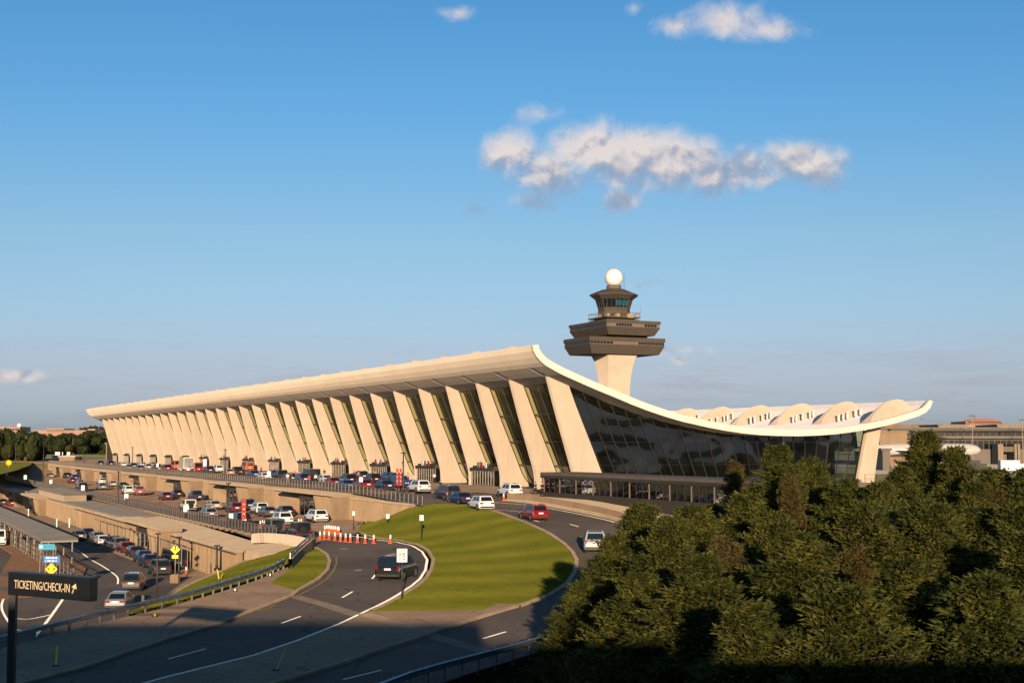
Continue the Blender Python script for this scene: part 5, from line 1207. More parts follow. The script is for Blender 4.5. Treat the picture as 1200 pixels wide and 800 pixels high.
# big overhead sign on a post, lower left
D = 54.0; s = D/F; xL = (16-600)*s
def zrow(y, DD): return HC - (y-HCROW)*DD/F
HCROW = 400 + F*math.tan(PIT)
t = empty('overhead_sign', ((20-600)*s, D, -4.0), -.0, label='long black TICKETING/CHECK-IN sign with cream letters on a black post', cat='sign')
Dr = 51.6; pl = Vector(((15.7-600)*D/F, D, 0)); pr = Vector(((110.5-600)*Dr/F, Dr, 0)); dv = pr-pl; Lp = dv.length; rz = math.atan2(dv.y, dv.x)
zt_ = zrow(668.6, D)+4.0; zb_ = zrow(694, D)+4.0
pan = MB().box(0, Lp, -.02, .34, zb_, zt_).build('panel', 'sign_black', t); pan.location = (pl.x-t.location.x, pl.y-D, 0); pan.rotation_euler = (0, 0, rz)
MB().box(-.02, Lp+.02, -.04, .36, zt_, zt_+.035).build('top_edge', 'steel_dark', pan)
tx_ = text('TICKETING/CHECK-IN', .44, 'sign_cream', pan, (Lp*.425, -.03, (zt_+zb_)/2-.01), (PI/2, 0, 0), .70, .004)
ar = MB(); az_ = (zt_+zb_)/2; ar.bar((Lp*.80, -.03, az_-.17), (Lp*.822, -.03, az_+.06), .07, .012); ar.prism([(Lp*.788, az_+.055), (Lp*.848, az_+.0), (Lp*.835, az_+.19)], -.036, -.022); ar.build('arrow', 'sign_cream', pan)
MB().box(-.13, .13, .0, .26, -.6, zb_).build('post', 'black_metal', t)
for z_ in (zrow(671, D)+4, zrow(688, D)+4): MB().box(-6.5, -.1, .1, .2, z_-.07, z_+.07).build('crossbar', 'black_metal', t)
# traffic cones and delineator posts
cm = MB().box(-.2, .2, -.2, .2, 0, .05).lathe([(.16, .05), (.12, .4)], n=10).mesh('cone', 'cone_orange'); c1 = MB().lathe([(.12, .4), (.085, .75)], n=10).mesh('upper_band', 'cone_white'); c2 = MB().lathe([(.125, .22), (.115, .30)], n=10).mesh('lower_band', 'cone_white')
cones = [(375,632),(380,631.5),(385.5,632),(392.5,633),(399,634),(405,634.5),(410.5,635),(419,635.5),(428,636),(438,636.5),(457.5,636.3),(380.5,624.5),(383,624),(385.5,624),(388,624.5),(390.5,624.7),(393,625),(395.5,625.5),(397,626),(305,618.5),(307.5,618),(310,618.5),(312,618.7),(350,616),(353,616),(590.3,586.5)]
names = ['first of the cone row from the black off-roader','second of the cone row','third of the cone row','fourth of the cone row','fifth of the cone row','sixth of the cone row','seventh of the cone row','eighth of the cone row','ninth of the cone row','tenth of the cone row, by the lawn tip','rightmost of the cone row']
for i, (x, y) in enumerate(cones):
    H = HL if i < 25 else HU; X, Y = hit(x, y, H)
    lb = names[i] if i < 11 else ('in tight cluster behind the row' if i < 19 else ('in small cluster near red banner' if i < 23 else ('beside the nearest white SUV' if i < 25 else 'alone beside the large white SUV on the ramp')))
    lb += '' if i < 11 or i == 25 else [', leftmost', ', second from the left', ', third from the left', ', fourth from the left', ', fifth from the left', ', sixth from the left', ', seventh from the left', ', rightmost'][(i-11) if i < 19 else (i-19) if i < 23 else (i-23)]
    t = empty('traffic_cone', (X, Y, H(X, Y)), 0, label='orange cone with white top, '+lb, cat='traffic cone', group=['traffic cones in the row','traffic cones in the tight cluster','traffic cones near the banner','traffic cones by the white SUV','lone traffic cone'][0 if i < 11 else 1 if i < 19 else 2 if i < 23 else 3 if i < 25 else 4])
    inst('body', cm, t); inst('upper_band', c1, t); inst('lower_band', c2, t); t.scale = (1.0, 1.0, 1.2)
for x, y0, y1, lx, H, lb in [(66,757.5,780,0,HL,'upright yellow delineator on the shaded gore, lower left'),(324,786,761,0,HL,''),(256.5,679,668.5,-2,HL,''),]:
    pass
def ypost(x0, y0, x1, y1, H, label, m='yellow_pole'):
    X, Y = (hit(x0, y0, H)); s = Y/F; t = empty('delineator', (X, Y, H(X, Y)), 0, label=label, cat='marker post')
    MB().bar((0, 0, 0), ((x1-x0)*s, 0, (y0-y1)*s), .09, .03).build('stake', m, t); MB().box(-.15, .15, -.15, .15, 0, .07).build('foot', 'rubber', t)
ypost(65.5, 780.5, 66.3, 757.5, HL, 'upright yellow marker post on the shaded gore at lower left'); ypost(323.5, 785.5, 334, 760.5, HL, 'leaning yellow marker post on the concrete island'); ypost(181.5, 723, 181.5, 718, HL, 'short yellow marker behind the guardrail')
Bank = lambda x, y: -5.2
ypost(257, 681, 254.5, 667, Bank, 'leaning yellow marker post on the grass bank'); ypost(257.5, 680.5, 261, 671, Bank, 'second stake crossing the leaning one on the bank')
ypost(316.5, 675.5, 316.5, 671.5, HL, 'short pale marker at the end of the guardrail', 'cone_white'); ypost(275.5, 693, 275.5, 689.5, HL, 'short pale marker in the sign shadow', 'cone_white')
q = onz(167.5, 712, -7.4); MB().box(-.12, .12, -.1, .1, 0, 1.1).build('bollard', 'bronze_frame', None, label='brown bollard between two leaving cars and the guardrail', cat='bollard').location = q
q = onz(183.5, 708, -7.3); t = empty('lamp_post', q, 0, label='slender brown pole rising from the verge of the lower road', cat='lamp post'); MB().lathe([(.09, 0), (.06, 5.4)], n=8).build('pole', 'bronze_frame', t)
q = onz(218, 672, -7.5); t = empty('traffic_cone', q, 0, label='orange cone by the yellow crossing sign on the lower walk', cat='traffic cone'); inst('body', cm, t); inst('upper_band', c1, t)
# ------------------------------------------------------------------ people
def skin(chains, parent_edges=None):
    vs, es, rs = [], [], []; idx = {}
    for ch in chains:
        prev = None
        for (x, y, z, r) in ch:
            k = (round(x, 3), round(y, 3), round(z, 3))
            if k not in idx: idx[k] = len(vs); vs.append((x, y, z)); rs.append(r)
            if prev is not None: es.append((prev, idx[k]))
            prev = idx[k]
    me = bpy.data.meshes.new('sk'); me.from_pydata(vs, es, []); o = link(bpy.data.objects.new('sk', me))
    md = o.modifiers.new('s', 'SKIN'); o.modifiers.new('d', 'SUBSURF').levels = 1
    for i, r in enumerate(rs): me.skin_vertices[0].data[i].radius = (r, r)
    me.skin_vertices[0].data[0].use_root = True
    bpy.context.view_layer.update(); n = bpy.data.meshes.new_from_object(o.evaluated_get(bpy.context.evaluated_depsgraph_get())); bpy.data.objects.remove(o)
    n.polygons.foreach_set('use_smooth', [True]*len(n.polygons)); return n
def person_meshes(stride):
    a = stride
    legs = [[(0,0,.95,.13),(0,.09,.88,.09),(a*.5,.10,.50,.065),(a*.6-.04,.10,.09,.045),(a*.6+.12,.10,.04,.04)], [(0,0,.95,.13),(0,-.09,.88,.09),(-a*.3,-.10,.50,.065),(-a*.9,-.10,.10,.045),(-a*.9+.13,-.10,.04,.04)]]
    torso = [[(0,0,.95,.13),(0,0,1.15,.13),(.01,0,1.38,.14),(.01,0,1.50,.06),(.02,0,1.60,.085),(.02,0,1.70,.08)]]
    arms = [[(.01,0,1.38,.14),(0,.19,1.40,.055),(-a*.3,.24,1.12,.042),(a*.1,.25,.90,.032),(a*.2+.03,.25,.82,.035)], [(.01,0,1.38,.14),(0,-.19,1.40,.055),(a*.3,-.24,1.12,.042),(a*.5+.1,-.25,.92,.032),(a*.5+.16,-.25,.85,.035)]]
    body = skin(torso+legs+arms); body.name = 'body'
    tr = skin([[(p[0], p[1], p[2], p[3]+.022) for p in ch[:-1]] for ch in legs]); tr.name = 'trousers'
    sh = skin([[(p[0], p[1], p[2], p[3]+.022) for p in torso[0][:3]]] + [[(p[0], p[1], p[2], p[3]+.02) for p in ch[:3]] for ch in arms]); sh.name = 'shirt'
    hr = MB().lathe([(.02, 1.80), (.07, 1.79), (.105, 1.72), (.10, 1.66)], n=10).mesh('hair', 'hair')
    for m_, n_ in ((body, 'skin'), (tr, 'cloth'), (sh, 'cloth')): m_.materials.clear(); m_.materials.append(MATS[n_])
    return body, tr, sh, hr
mat('cloth', (.1,.1,.1), .9)
CL = {'white': (.7,.68,.65), 'black': (.012,.012,.014), 'red': (.5,.03,.02), 'orange': (.8,.2,.03), 'navy': (.02,.03,.09), 'grey': (.2,.2,.2), 'khaki': (.35,.27,.17), 'green': (.04,.13,.06), 'pink': (.6,.25,.25), 'blue': (.05,.15,.4)}
for k_, v_ in CL.items(): mat('cloth_'+k_, v_, .9)
PM = [person_meshes(.0), person_meshes(.28)]
def person(x, y, H, top, bot, hd, st, where, g):
    q = onz(x, y, H); t = empty('person', (q.x, q.y, H+.01), hd, label='person in %s top and %s trousers %s' % (top, bot, where), cat='person', group=g)
    b_, tr, sh, hr = PM[st]; inst('body', b_, t); o = inst('trousers', tr, t); setmat(o, 'cloth_'+bot); o = inst('shirt', sh, t); setmat(o, 'cloth_'+top); o = inst('hair', hr, t)
g1, g2, g3 = 'people on the departures walk', 'people on the arrivals walk', 'people on the lower walk'
for a in [(516,577,0,'black','black',1.8,1,'walking right of the open white SUV',g1),(635.5,580.5,-.1,'black','black',2.0,0,'standing at the end of the glass walkway',g1),(627.5,580,-.1,'navy','black',2.4,1,'beside the last pier by the walkway',g1),(337,566,0,'white','khaki',2,0,'in pale shirt by the crowded pickup',g1),
          (341,565,0,'black','black',1,0,'next to the pale shirt by the pickup',g1),(345,563,0,'red','black',3,1,'behind the crowded pickup',g1),(362,569,0,'red','navy',1,0,'at the back of the tall black van',g1),(370,567,0,'white','black',2,1,'right behind the tall black van',g1),
          (440,562,.02,'orange','black',2,1,'walking in front of the vestibule',g1),(453,560,.02,'white','navy',1,0,'by the vestibule left of the lamp post',g1),(448,561,.02,'navy','khaki',1,1,'between vestibule and blue pickup',g1),(415,562,.02,'red','black',2,0,'under the pier number',g1),
          (420,563,.02,'grey','black',2,1,'just right of the pier number',g1),(478,566,.02,'pink','black',2,0,'right of the red banners by the doors',g1),(509,566,.02,'white','black',2,1,'at the fourth pier doors',g1),(210,548,.02,'orange','black',2,0,'near the orange van far away',g1),
          (306,556,.02,'red','black',2,1,'near the orange van by the middle',g1),(350,562,.02,'pink','grey',2,0,'by the fifth vestibule',g1),(380,560,.02,'black','khaki',2,0,'by the pier before the red sedan',g1)]: person(*a)
for a in [(245,581.5,ZM,'orange','black',2,0,'under the second canopy from the lawn',g2),(251,581.5,ZM,'red','black',2,1,'by the second shelter',g2),(243,582,ZM,'khaki','navy',2,0,'left of the second shelter',g2),(172,571,ZM,'black','black',2,0,'at the wall right of the red pickup',g2),
          (181,573,ZM,'grey','navy',2,0,'first of a waiting line at the wall',g2),(184.5,573,ZM,'orange','navy',2,0,'second of a waiting line at the wall',g2),(188,574,ZM,'red','khaki',2,0,'third of a waiting line at the wall',g2),(104,562.5,ZM,'red','black',2,1,'in red far down the arrivals walk',g2),(109,563,ZM,'orange','khaki',2,0,'near the red one far down the walk',g2),
          (326,595,ZM,'grey','black',2,0,'left of the nearest shelter',g2),(330,595.5,ZM,'black','navy',2,0,'against the nearest low wall',g2),(291,588,ZM,'pink','black',2,0,'in pink by the second pier',g2),(295,588,ZM,'green','black',2,1,'beside the pink top by the second pier',g2),(386,606,ZM+.15,'black','black',2,0,'at the corner of the nearest pier',g2)]: person(*a)
for a in [(76,612,ZL,'black','khaki',1,1,'bent shape nearest the white posts',g3),(84,612,ZL,'black','black',1,0,'by the lower wall near the queue head',g3),(90,613,ZL,'navy','black',1,1,'ahead of the lower queue',g3),(95,615,ZL,'blue','black',1,0,'beside the lower shelter',g3),(115,617,ZL,'black','black',1,1,'just beyond the second queue car',g3)]: person(*a)
# ------------------------------------------------------------------ foliage
def np_mesh(name, V, T, m, smooth=False):
    me = bpy.data.meshes.new(name); V = np.asarray(V, np.float32).reshape(-1, 3); T = np.asarray(T, np.int32)
    k = T.shape[1]; me.vertices.add(len(V)); me.vertices.foreach_set('co', V.ravel()); me.loops.add(T.size); me.loops.foreach_set('vertex_index', T.ravel())
    me.polygons.add(len(T)); me.polygons.foreach_set('loop_start', np.arange(0, T.size, k, dtype=np.int32)); me.polygons.foreach_set('loop_total', np.full(len(T), k, np.int32))
    me.materials.append(MATS[m]); me.update(calc_edges=True); me.validate(); return me
def conifer(seed, hgt, rad, nbr, leaf, m, shape=0.8, up=0.35, droop=0.0, base=0.08, per=46, dens=1.0, lump=0.2):
    """upswept branches, each a feathered plume of thin needles"""
    R = np.random.default_rng(seed); V = []
    ph = R.uniform(0, 6.28, 4)
    for b in range(nbr):
        t = base + (1-base)*R.random()**0.9; a = R.uniform(0, 2*PI)
        lump_ = .5+.5*math.sin(6*a+ph[2]+7*math.sin(8*t+ph[3]))*math.sin(15*t+ph[0]+2*math.sin(3*a))
        if lump_ < .30 and R.random() < .6: continue
        env = (rad*((1-t)**shape)*(1+lump*math.sin(3*a+ph[0]+7*t)) + .25)*(.78+.34*lump_)
        Ll = R.uniform(1.5, 3.2)*min(1.0, .35+.75*env/rad)              # visible length of the limb
        rise = math.radians(R.normal(up*75, 11)); dh = np.array([math.cos(a), math.sin(a), 0.0])
        d = dh*math.cos(rise)+np.array([0, 0, math.sin(rise)]) + R.normal(0, .10, 3); d /= np.linalg.norm(d)
        tip = dh*env*R.uniform(.62, 1.04) + np.array([0, 0, t*hgt])
        s = np.cross(d, [0, 0, 1.0]); s /= np.linalg.norm(s)+1e-6; u_ = np.cross(s, d)
        ns = max(6, int(Ll*7)); sag = droop
        for j in range(ns):
            q = (j+.5)/ns; root = tip - d*Ll*(1-q) + np.array([0, 0, -sag*(1-q)*.2])
            sl = Ll*(.16+.42*(1-q))*R.uniform(.7, 1.25); sg = 1 if j % 2 else -1
            sd = d*.72 + s*sg*R.uniform(.45, .85) + u_*R.normal(.12, .22) - np.array([0, 0, droop*.8]); sd /= np.linalg.norm(sd)
            if q > .9: sd = d
            n = int(per*sl)+5; w = R.random(n); c = root[None] + sd[None]*(w*sl)[:, None]
            nrm = R.normal(0, 1, (n, 3)); ld = sd[None]*.8 + nrm*.42; ld /= np.linalg.norm(ld, axis=1, keepdims=True)
            c = c + nrm*.045; e = np.cross(ld, R.normal(0, 1, (n, 3))); e /= np.linalg.norm(e, axis=1, keepdims=True)+1e-6
            ll = leaf*(R.uniform(.6, 1.3, n)*(1.15-.5*w))[:, None]; ww = leaf*.20
            V.append(np.stack([c-e*ww, c+e*ww, c+ld*ll], 1).reshape(-1, 3))
    V = np.concatenate(V); T = np.arange(len(V)).reshape(-1, 3); return np_mesh('crown', V, T, m)
def trunk_mesh(seed, hgt, r0, nb=46, rad=2.5, up=.35):
    R = random.Random(seed); mb = MB(); mb.lathe([(r0, 0), (r0*.8, hgt*.25), (r0*.5, hgt*.6), (r0*.12, hgt*.96)], n=8)
    for i in range(nb):
        t = .12+.85*i/nb; a = R.uniform(0, 6.28); L = rad*(1-t)**.7*R.uniform(.8, 1.12); p = (0, 0, t*hgt); q = (math.cos(a)*L, math.sin(a)*L, t*hgt+up*L)
        mb.bar(p, q, r0*.35*(1-t)+.02, n=5)
    return mb.mesh('trunk', 'bark')
CONS = [(conifer(11, 13, 4.8, 620, .20, 'needles_olive', .70, .55, per=27), trunk_mesh(1, 13, .28, rad=4.4)),
        (conifer(12, 13, 4.5, 560, .20, 'needles_green', .75, .40, .10, per=27), trunk_mesh(2, 13, .26, rad=4.1)),
        (conifer(13, 13, 4.3, 560, .20, 'needles_olive', .80, .34, .22, per=27, lump=.3), trunk_mesh(3, 13, .26, rad=4)),
        (conifer(14, 13, 3.2, 330, .20, 'needles_brown', .85, .5, per=25, lump=.35), trunk_mesh(4, 13, .2, rad=3))]
print('crown tris', [len(c[0].polygons) for c in CONS])
def tree(i, x, ytop, D, H_, label, w=1.0, name='conifer', rz=0.0):
    p = atdepth(x, ytop, D); sc = H_/13.0; t = empty(name, (p.x, p.y, p.z-H_), rz, label=label, cat='tree', group='conifers massed at the lower right')
    c, tr = CONS[i]; inst('crown', c, t, sc=(sc*w, sc*w, sc)); inst('trunk', tr, t, sc=(sc*w, sc*w, sc))
TR = [(0,752,591,74,14,'broad olive conifer reaching left over the dark guardrail, nearest the ramp',1.15),(0,722,628,70,11.5,'low olive conifer at the far left of the tree mass',1.2),(0,682,682,69,9,'lowest leftmost conifer touching the guardrail',1.25),(2,838,592,76,13,'olive conifer closing the gap left of the brown one',1.1),(0,786,606,66,13,'pale tipped conifer second row from the ramp',1.15),(1,1030,590,72,13,'green conifer in the dip before the terrace',1.2),(2,1140,566,76,14,'conifer filling the dip at the right',1.2),(0,1190,590,66,13.5,'olive conifer second from the right edge',1.2),(0,905,600,66,13.5,'olive conifer below the tall rounded one',1.2),(0,812,594,68,14,'bushy conifer front and left, below the glass walkway',1.25),
      (3,862,540,98,13.5,'reddish brown thin conifer against the end glazing',.85),(2,912,522,84,15,'tall rounded conifer under the middle of the roof end',1.1),(0,950,537,86,14,'conifer right of the tall rounded one',1.0),(2,872,580,70,14,'olive conifer in the middle of the tree mass',1.3),
      (1,990,562,80,14,'low conifer in front of the rear pier',1.25),(0,1012,590,66,14,'drooping conifer in the lower middle right',1.35),(2,938,625,56,13,'drooping olive conifer low in the middle',1.45),(0,1084,506,96,16.5,'tallest spiky conifer before the parked jet',1.05),(2,1056,548,86,14,'conifer at the left foot of the tallest spiky one',1.15),
      (2,1120,524,92,15,'irregular conifer right of the tallest spiky one',1.05),(2,1165,550,86,14,'broad conifer near the right edge',1.35),(1,1208,548,84,15,'conifer cut by the right edge',1.3),(0,1085,588,66,14,'conifer low at right between bigger ones',1.4),(1,1150,596,68,14,'green conifer lower right',1.4),
      (1,1205,625,58,13,'dark green conifer in the bottom right corner',1.45),(2,1060,655,50,13,'conifer at the bottom right centre',1.5),(2,820,650,54,12.5,'conifer at the bottom centre',1.5),(0,752,672,57,11,'shaded conifer at the bottom left of the mass',1.4),(1,1150,675,46,13,'nearest conifer at the bottom right',1.5),
      (0,990,685,45,12,'nearest conifer at the bottom middle',1.5),(2,880,705,45,11,'nearest conifer at the bottom left middle',1.5),(3,925,556,80,12,'small brownish conifer in the gap before the tall one',.9),(0,1030,566,78,13,'pale tipped conifer left of the jet',1.15),(3,1168,575,76,12,'brownish conifer among the right-hand trees',1.0),(3,1000,640,60,12,'brown tinged conifer behind the bottom middle one',1.2),(3,850,630,62,12,'brown tinged conifer behind the bottom centre one',1.2)]
for j, (i, x, y, D, h, lb, w) in enumerate(TR): tree(i, x, y, D, h, lb, w*1.08, rz=j*1.7)
# broadleaf trees far away
def broad(seed, n, leaf, m='leaves_far', rr=(1, 1, .9)):
    R = np.random.default_rng(seed); blobs = R.normal(0, 1, (9, 3))*np.array([.45, .45, .28])+np.array([0, 0, .62]); br = R.uniform(.28, .45, 9)
    k = R.integers(0, 9, n); d = R.normal(0, 1, (n, 3)); d /= np.linalg.norm(d, axis=1, keepdims=True)
    c = blobs[k]+d*(br[k]*R.uniform(.75, 1.05, n))[:, None]; c[:, 2] = (np.clip(c[:, 2], .0, None))/np.percentile(c[:, 2], 99.3)*.97+.03
    a = np.cross(d, R.normal(0, 1, (n, 3))); a /= np.linalg.norm(a, axis=1, keepdims=True); b = np.cross(d, a)+R.normal(0, .4, (n, 3))
    V = np.stack([c-a*leaf-b*leaf*.6, c+a*leaf-b*leaf*.6, c+b*leaf], 1).reshape(-1, 3); return np_mesh('crown', V, np.arange(len(V)).reshape(-1, 3), m)
BR = [broad(s_, 1500, .085) for s_ in (21, 22, 23)]; tm = MB().lathe([(.05, 0), (.03, .7)], n=6).mesh('trunk', 'bark')
def ftree(x, y, z, h, w, i, label, g):
    t = empty('tree', (x, y, z), i*1.3, label=label, cat='tree', group=g); inst('crown', BR[i % 3], t, sc=(w*.8, w*.8, h*.8)); inst('trunk', tm, t, sc=(h, h, h))
R = random.Random(5)
def nth(k): return str(k)+('th' if 10 < k % 100 < 14 else {1: 'st', 2: 'nd', 3: 'rd'}.get(k % 10, 'th'))
gl_ = 'near wood left of the terminal'; gr_ = 'trees of the far wood on the left'; gh_ = 'trees along the right horizon'
for j in range(16):
    x = -46+j*5.6+R.uniform(-1.5, 1.5); D = 545+R.uniform(-15, 50); p = onz(x, 545, 0); top = 499+R.uniform(-2, 6)+(max(0, x-30)*.35); h = HC+(HCROW-top)*D/F
    ftree((x-600)/F*D, D, -.4, h*1.08, h*.62, j, 'large dark green tree in the near wood at the left, %s from the left edge' % nth(j+1), gl_)
for j in range(46):
    x = -30+j*4.2+R.uniform(-2, 2); D = 930+R.uniform(-30, 130); top = 507+R.uniform(-4, 6)-(4 if x > 108 else 0); h = HC+(HCROW-top)*D/F
    ftree((x-600)/F*D, D, -.4, h*1.1, h*.95, j, 'tree in the far wood between meadow and pink buildings, %s from the left' % nth(j+1), gr_)
def wood(name, label, pts, m, hgt, n, leaf, seed):
    R = np.random.default_rng(seed); V = []
    for (x0, x1, D, zt) in pts:
        k = n; xs = R.uniform(x0, x1, k); hh = zt*(0.75+.25*np.sin(xs*.021*1+R.uniform(0, 6))+.12*np.sin(xs*.09))
        z = hh*R.random(k)**.45; y = D+R.uniform(-25, 25, k); c = np.stack([xs, y, z], 1); a = R.normal(0, 1, (k, 3)); a /= np.linalg.norm(a, axis=1, keepdims=True); b = np.cross(a, R.normal(0, 1, (k, 3))); b /= np.linalg.norm(b, axis=1, keepdims=True)
        V.append(np.stack([c-a*leaf, c+a*leaf, c+b*leaf*1.4], 1).reshape(-1, 3))
    V = np.concatenate(V); o = link(bpy.data.objects.new(name, np_mesh(name, V, np.arange(len(V)).reshape(-1, 3), m))); tag(o, label, 'wood', kind='stuff')
wood('distant_wood', 'low dark band of woodland along the horizon', [(-1500, -650, 2300, 34), (350, 1700, 2300, 32)], 'leaves_far', 30, 9000, 5.0, 3)
wood('distant_wood', 'woodland behind the concourse at the right horizon', [(250, 800, 1150, 19), (-760, -250, 1150, 17)], 'leaves_far', 30, 7000, 2.6, 4)
# ------------------------------------------------------------------ far buildings
def fb(name, label, x0, x1, y0, y1, D, dep, m, rows=0, cols=0, wy=(.3, .7), cat='building', roofm=None, z0=None, glaz='far_window'):
    s = D/F; zt = HC+(HCROW-y0)*s; zb = (HC+(HCROW-y1)*s) if z0 is None else z0; X0_, X1_ = (x0-600)*s, (x1-600)*s
    t = empty(name, (X0_, D, zb), 0, label=label, cat=cat); MB().box(0, X1_-X0_, 0, dep, 0, zt-zb).build('wall', m, t)
    MB().box(-.4, X1_-X0_+.4, -.4, dep+.4, zt-zb, zt-zb+.5).build('roof', roofm or m, t)
    if cols:
        wme = MB().box(0, 1, -.12, .05, 0, 1).mesh('window', glaz); W_s = (X1_-X0_)/cols; hh = (zt-zb)/rows
        for r_ in range(rows):
            for c_ in range(cols): inst('window', wme, t, (W_s*(c_+.12), 0, hh*(r_+wy[0])), sc=(W_s*.76, 1, hh*(wy[1]-wy[0])))
    return t
fb('hangar', 'low pink industrial building at the left horizon', 40, 102, 504.5, 510.5, 1250, 40, 'far_pink'); fb('office_block', 'taller middle block of the pink building on the left', 56, 76, 502.5, 506, 1249, 30, 'far_pink', 1, 8)
fb('office_block', 'pale block at the very left on the horizon', -10, 22, 500.3, 506, 1500, 40, 'far_pink', 1, 9); fb('office_block', 'pinkish building behind the first trees', 104, 112, 503, 508, 1300, 30, 'far_pink')
t = empty('radar_tower', ((23.5-600)/F*1500, 1500, 15), 0, label='small white radar ball on a mast on the left horizon', cat='tower'); MB().lathe([(1.3, 0), (.9, 9)], n=8).build('mast', 'coping', t); MB().lathe([(2.4*math.cos(a), 11+2.4*math.sin(a)) for a in np.linspace(-1.3, 1.5, 9)], n=12).build('ball', 'radome', t)
fb('shed', 'long pale shed roof on the meadow left of the terminal', 71, 89, 535.2, 541, 560, 10, 'coping', roofm='concrete_cream'); fb('shed', 'small flat white-roofed hut beside the shed', 63, 84, 534.5, 536.4, 585, 8, 'coping', roofm='white_sign')
for i, x in enumerate((71, 76.5, 80)): MB().box(-2, 2, -1, 1, 0, 2.2).build('tank', 'white_sign', None, label='small white tank on the meadow, %s of three' % ('left', 'middle', 'right')[i], cat='tank').location = ((x-600)/F*820, 820, -.2)
fb('equipment_house', 'grey windowless block against the far end of the terminal', 125.5, 137, 520, 541, 575, 4, 'coping', z0=-.4)
# concourse at the right, behind the rear pier
fb('concourse', 'long grey concourse with two dark window bands behind the trees at right', 1028, 1500, 502.5, 560, 430, 30, 'concourse_grey', 0, 0, z0=.5)
cc = bpy.data.objects['concourse']; s = 430/F
wme = MB().box(0, 1, -.10, .05, 0, 1).mesh('window', 'dark_glass'); mme = MB().box(-.12, .12, -.22, .0, 0, 1).mesh('mullion', 'frame_light')
Wd = (1500-1028)*s
for i in range(60):
    if 6.5+i*1.95 < Wd-2: inst('window', wme, cc, (6.5+i*1.95, 0, HC+(HCROW-510.5)*s-.5), sc=(1.75, 1, 4.6*s+.0))
for i in range(60):
    if 16+i*1.75 < Wd-2: inst('window', wme, cc, (16+i*1.75, 0, HC+(HCROW-526)*s-.5), sc=(1.55, 1, 10.2*s))
MB().box(4, Wd, -2.2, 0, HC+(HCROW-513.8)*s-.5, HC+(HCROW-511)*s-.5).build('ledge', 'concourse_grey', cc); MB().box(3, Wd, -3.0, 0, HC+(HCROW-505)*s-.5, HC+(HCROW-503)*s-.5).build('eave', 'roof_grey', cc)
for x in (1160, 1163, 1179, 1182.5): MB().box((x-1028)*s, (x-1028)*s+.8, -6, -.5, -.1, HC+(HCROW-520)*s-.5).build('column', 'coping', cc)
MB().box((1163-1028)*s, (1180-1028)*s, -5.5, -4, HC+(HCROW-529)*s-.5, HC+(HCROW-523)*s-.5).build('bridge_panel', 'bronze_frame', cc)
fb('service_block', 'tan windowless block between rear pier and concourse', 1030, 1062, 507, 548, 400, 20, 'wall_tan', z0=.5); fb('service_block', 'grey block right beside the rear pier', 1033, 1042, 527.5, 560, 330, 8, 'bronze_frame', z0=.5)
fb('warehouse', 'white flat warehouse on the right horizon, left one', 1099, 1134, 498.5, 505, 640, 30, 'coping'); fb('warehouse', 'white flat warehouse on the right horizon, right one', 1168, 1199, 498.5, 505, 640, 30, 'coping')
fb('office_block', 'low tan building with dark openings left of the warehouses', 1036, 1086, 497.7, 505, 760, 30, 'wall_tan', 1, 12)
ht = fb('hotel', 'pink brick hotel with red curved roof on the right horizon', 1131, 1175, 494.5, 503, 900, 30, 'far_pink', 2, 22, (.35, .75)); s9 = 900/F
MB().frustum((18*s9-9, 18*s9+13, -3, 20), (18*s9-3, 18*s9+7, 0, 16), 8.5*s9, 12.3*s9).build('roof_vault', 'roof_red', ht); MB().box(3, 10*s9, 2, 12, 8.5*s9, 10.3*s9).build('roof_block', 'far_pink', ht)
for i, (x, y0, y1, D) in enumerate([(1138.5,487,513,420),(1140.5,489,512,600),(1073.5,501,512,420),(1083.5,503,520,420),(1197,492,512,420),(1102,497,505,600),(1048,500,506,600),(1080,491,498,700)]):
    s = D/F; z0 = .5; t = empty('mast_light', ((x-600)*s, D, z0), 0, label='slender apron light mast on the right, '+['tall pale one before the concourse','dark one beside the tall pale one','left of the warehouses','at the jet tail','at the right edge','before the left warehouse','above the tan block','thin, on the horizon'][i], cat='lamp post')
    MB().lathe([(.16, 0), (.09, HC+(HCROW-y0)*s-z0)], n=6).build('pole', 'coping', t); MB().box(-.8, .8, -.2, .2, HC+(HCROW-y0)*s-z0-.2, HC+(HCROW-y0)*s-z0+.15).build('lamp_head', 'steel_dark', t)
for j in range(26):
    x = 1040+j*6.6+R.uniform(-2, 2); D = 560+R.uniform(-20, 30) if j % 3 else 700; top = 504+R.uniform(-1.5, 2)
    if 1099 < x < 1130 or x > 1168: D = 760; top = 498
    h = HC+(HCROW-top)*D/F; ftree((x-600)/F*D, D, .4, h*1.08, h*.5, j, 'small dark tree behind the right concourse, %s from the left' % nth(j+1), gh_)
# parked jet
D = 400; s = D/F; jt = empty('jet_airliner', ((1124-600)*s, D, .6), 0, label='white wide-body jet parked behind the trees, nose to the right', cat='aircraft')
def tube(name, prof, c, m, par, ax='x', n=18): return MB().lathe(prof, c=c, n=n, axis=ax).build(name, m, par)
jt.scale = (-.6, .6, .6); zf = (HC+(HCROW-527)*s-.6)/.6
fus = tube('fuselage', [(.4, -9.5), (1.4, -8.6), (2.3, -7), (2.95, -4), (3.1, 0), (3.1, 30), (2.6, 38), (1.2, 46), (.5, 50)], (0, zf), 'jet_white', jt)
wm_ = MB().add([(0, -3, 0), (9, -3, .1), (19, -22, 1.7), (15.5, -22, 1.7), (0, -3, -.9), (9, -3, -.6), (19, -22, 1.5), (15.5, -22, 1.5)], [(0,1,2,3),(7,6,5,4),(0,4,5,1),(1,5,6,2),(2,6,7,3),(3,7,4,0)]).build('wing', 'jet_grey', jt); wm_.location = (18, 0, zf-1.6)
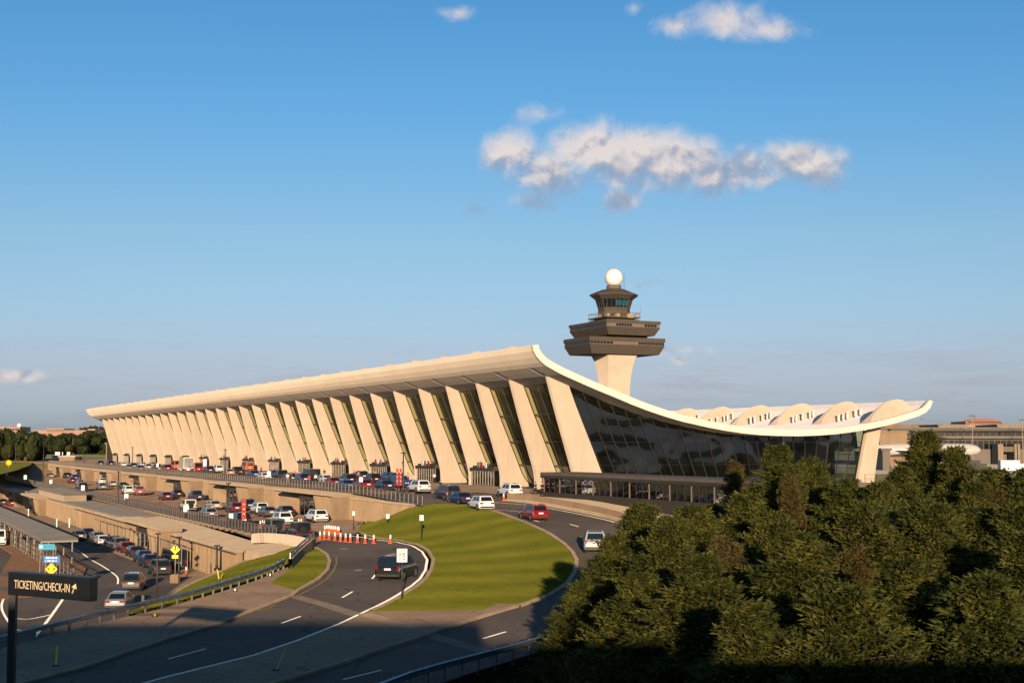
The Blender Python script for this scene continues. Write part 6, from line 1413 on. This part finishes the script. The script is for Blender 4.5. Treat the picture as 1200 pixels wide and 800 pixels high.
for y_ in (-9,): 
    e = tube('engine', [(.9, 5.2), (1.35, 4), (1.75, 1.5), (1.8, .4), (1.65, 0), (1.5, .1), (1.45, 1.0)], (y_, zf-3.2), 'jet_white', jt); e.location = (18, 0, 0)
    f_ = tube('fan', [(.1, .75), (1.46, .9), (1.46, 1.1)], (y_, zf-3.2), 'steel_dark', e); MB().bar((3, y_, zf-1.4), (6, y_, zf-1.2), .3, 1.2).build('pylon', 'jet_grey', e)
MB().prism([(38, zf+2), (45, zf+11), (49, zf+11), (48, zf+1.5)], -.25, .25).build('tail_fin', 'jet_grey', jt)
wd = MB().box(-.13, .13, -3.12, -2.9, .55, .9).mesh('window', 'far_window')
for i in range(34): inst('window', wd, fus, (-3.5+i*1.05, .06, zf+.2))
for x in (-4, 12): MB().box(x-.3, x+.3, -1.2, 1.2, 0, zf-2.8).lathe([(.6, -1.4), (.6, 1.4)], c=(x, .6), n=12, axis='y').build('landing_gear', 'rubber', jt)
for i, (x, y, k, lb) in enumerate([(1109,533,'white_sign','left'),(1134,545,'trim_black','middle'),(1180,541,'white_sign','right')]):
    t = empty('baggage_tug', ((x-600)*(300/F), 300, .6), 0, label='small service truck on the apron glimpsed between trees, '+lb, cat='truck'); MB().box(-2, 2, -1, 1, .5, 2.6).build('body', k, t); MB().box(2, 3.4, -.9, .9, .5, 1.9).build('cab', k, t)
    for xx in (-1.3, 2.3): MB().lathe([(.45, -1.1), (.45, 1.1)], c=(xx, .45), n=10, axis='y').build('axle', 'rubber', t)
# ------------------------------------------------------------------ the parking garage the picture was taken from: casts the long shadow
gg = empty('parking_garage', (0, 0.9, -4), 0, label='concrete parking garage below the viewpoint', cat='building')
MB().box(-260, 260, -70, -.0, 8.6, 9.05).build('roof_deck', 'coping', gg); MB().box(-260, 260, -.35, 0, 9.05, 10.25).build('parapet', 'coping', gg)
MB().box(-260, 260, -70, -.5, -4.4, 8.6).build('wall', 'wall_tan', gg)
for xa, xb, zt_ in ((-260, 3, 13.6), (3, 9, 12.2)): MB().box(xa, xb, -66, -9, 9.05, zt_).build('added_shade_block', 'wall_tan', gg)  # unseen blocks added behind the viewpoint, stepped to shape the long shadow
for x0_, x1_, y0_, h_ in ((-64, -52, -14, 14.4),): MB().box(x0_, x1_, y0_-8, y0_, 9.05, h_).build('added_shade_box', 'wall_tan', gg)  # unseen box added to break up the straight shadow edge
# ------------------------------------------------------------------ air
hz = MB().box(-2700, 2700, -80, 2500, -9.6, 75).build('haze', 'coping', None, kind='stuff', label='thin evening haze', cat='haze')
hm = bpy.data.materials.new('air'); hm.use_nodes = True; hm.node_tree.nodes.clear(); N = NT(hm.node_tree); o_ = N.n('ShaderNodeOutputMaterial'); v_ = N.n('ShaderNodeVolumePrincipled')
v_.inputs['Color'].default_value = (.85, .9, 1, 1); v_.inputs['Density'].default_value = 0.00018; v_.inputs['Anisotropy'].default_value = 0.1; N.l(v_.outputs[0], o_.inputs['Volume']); hz.data.materials.clear(); hz.data.materials.append(hm)
HAZE = False
if not HAZE: bpy.data.objects.remove(hz)
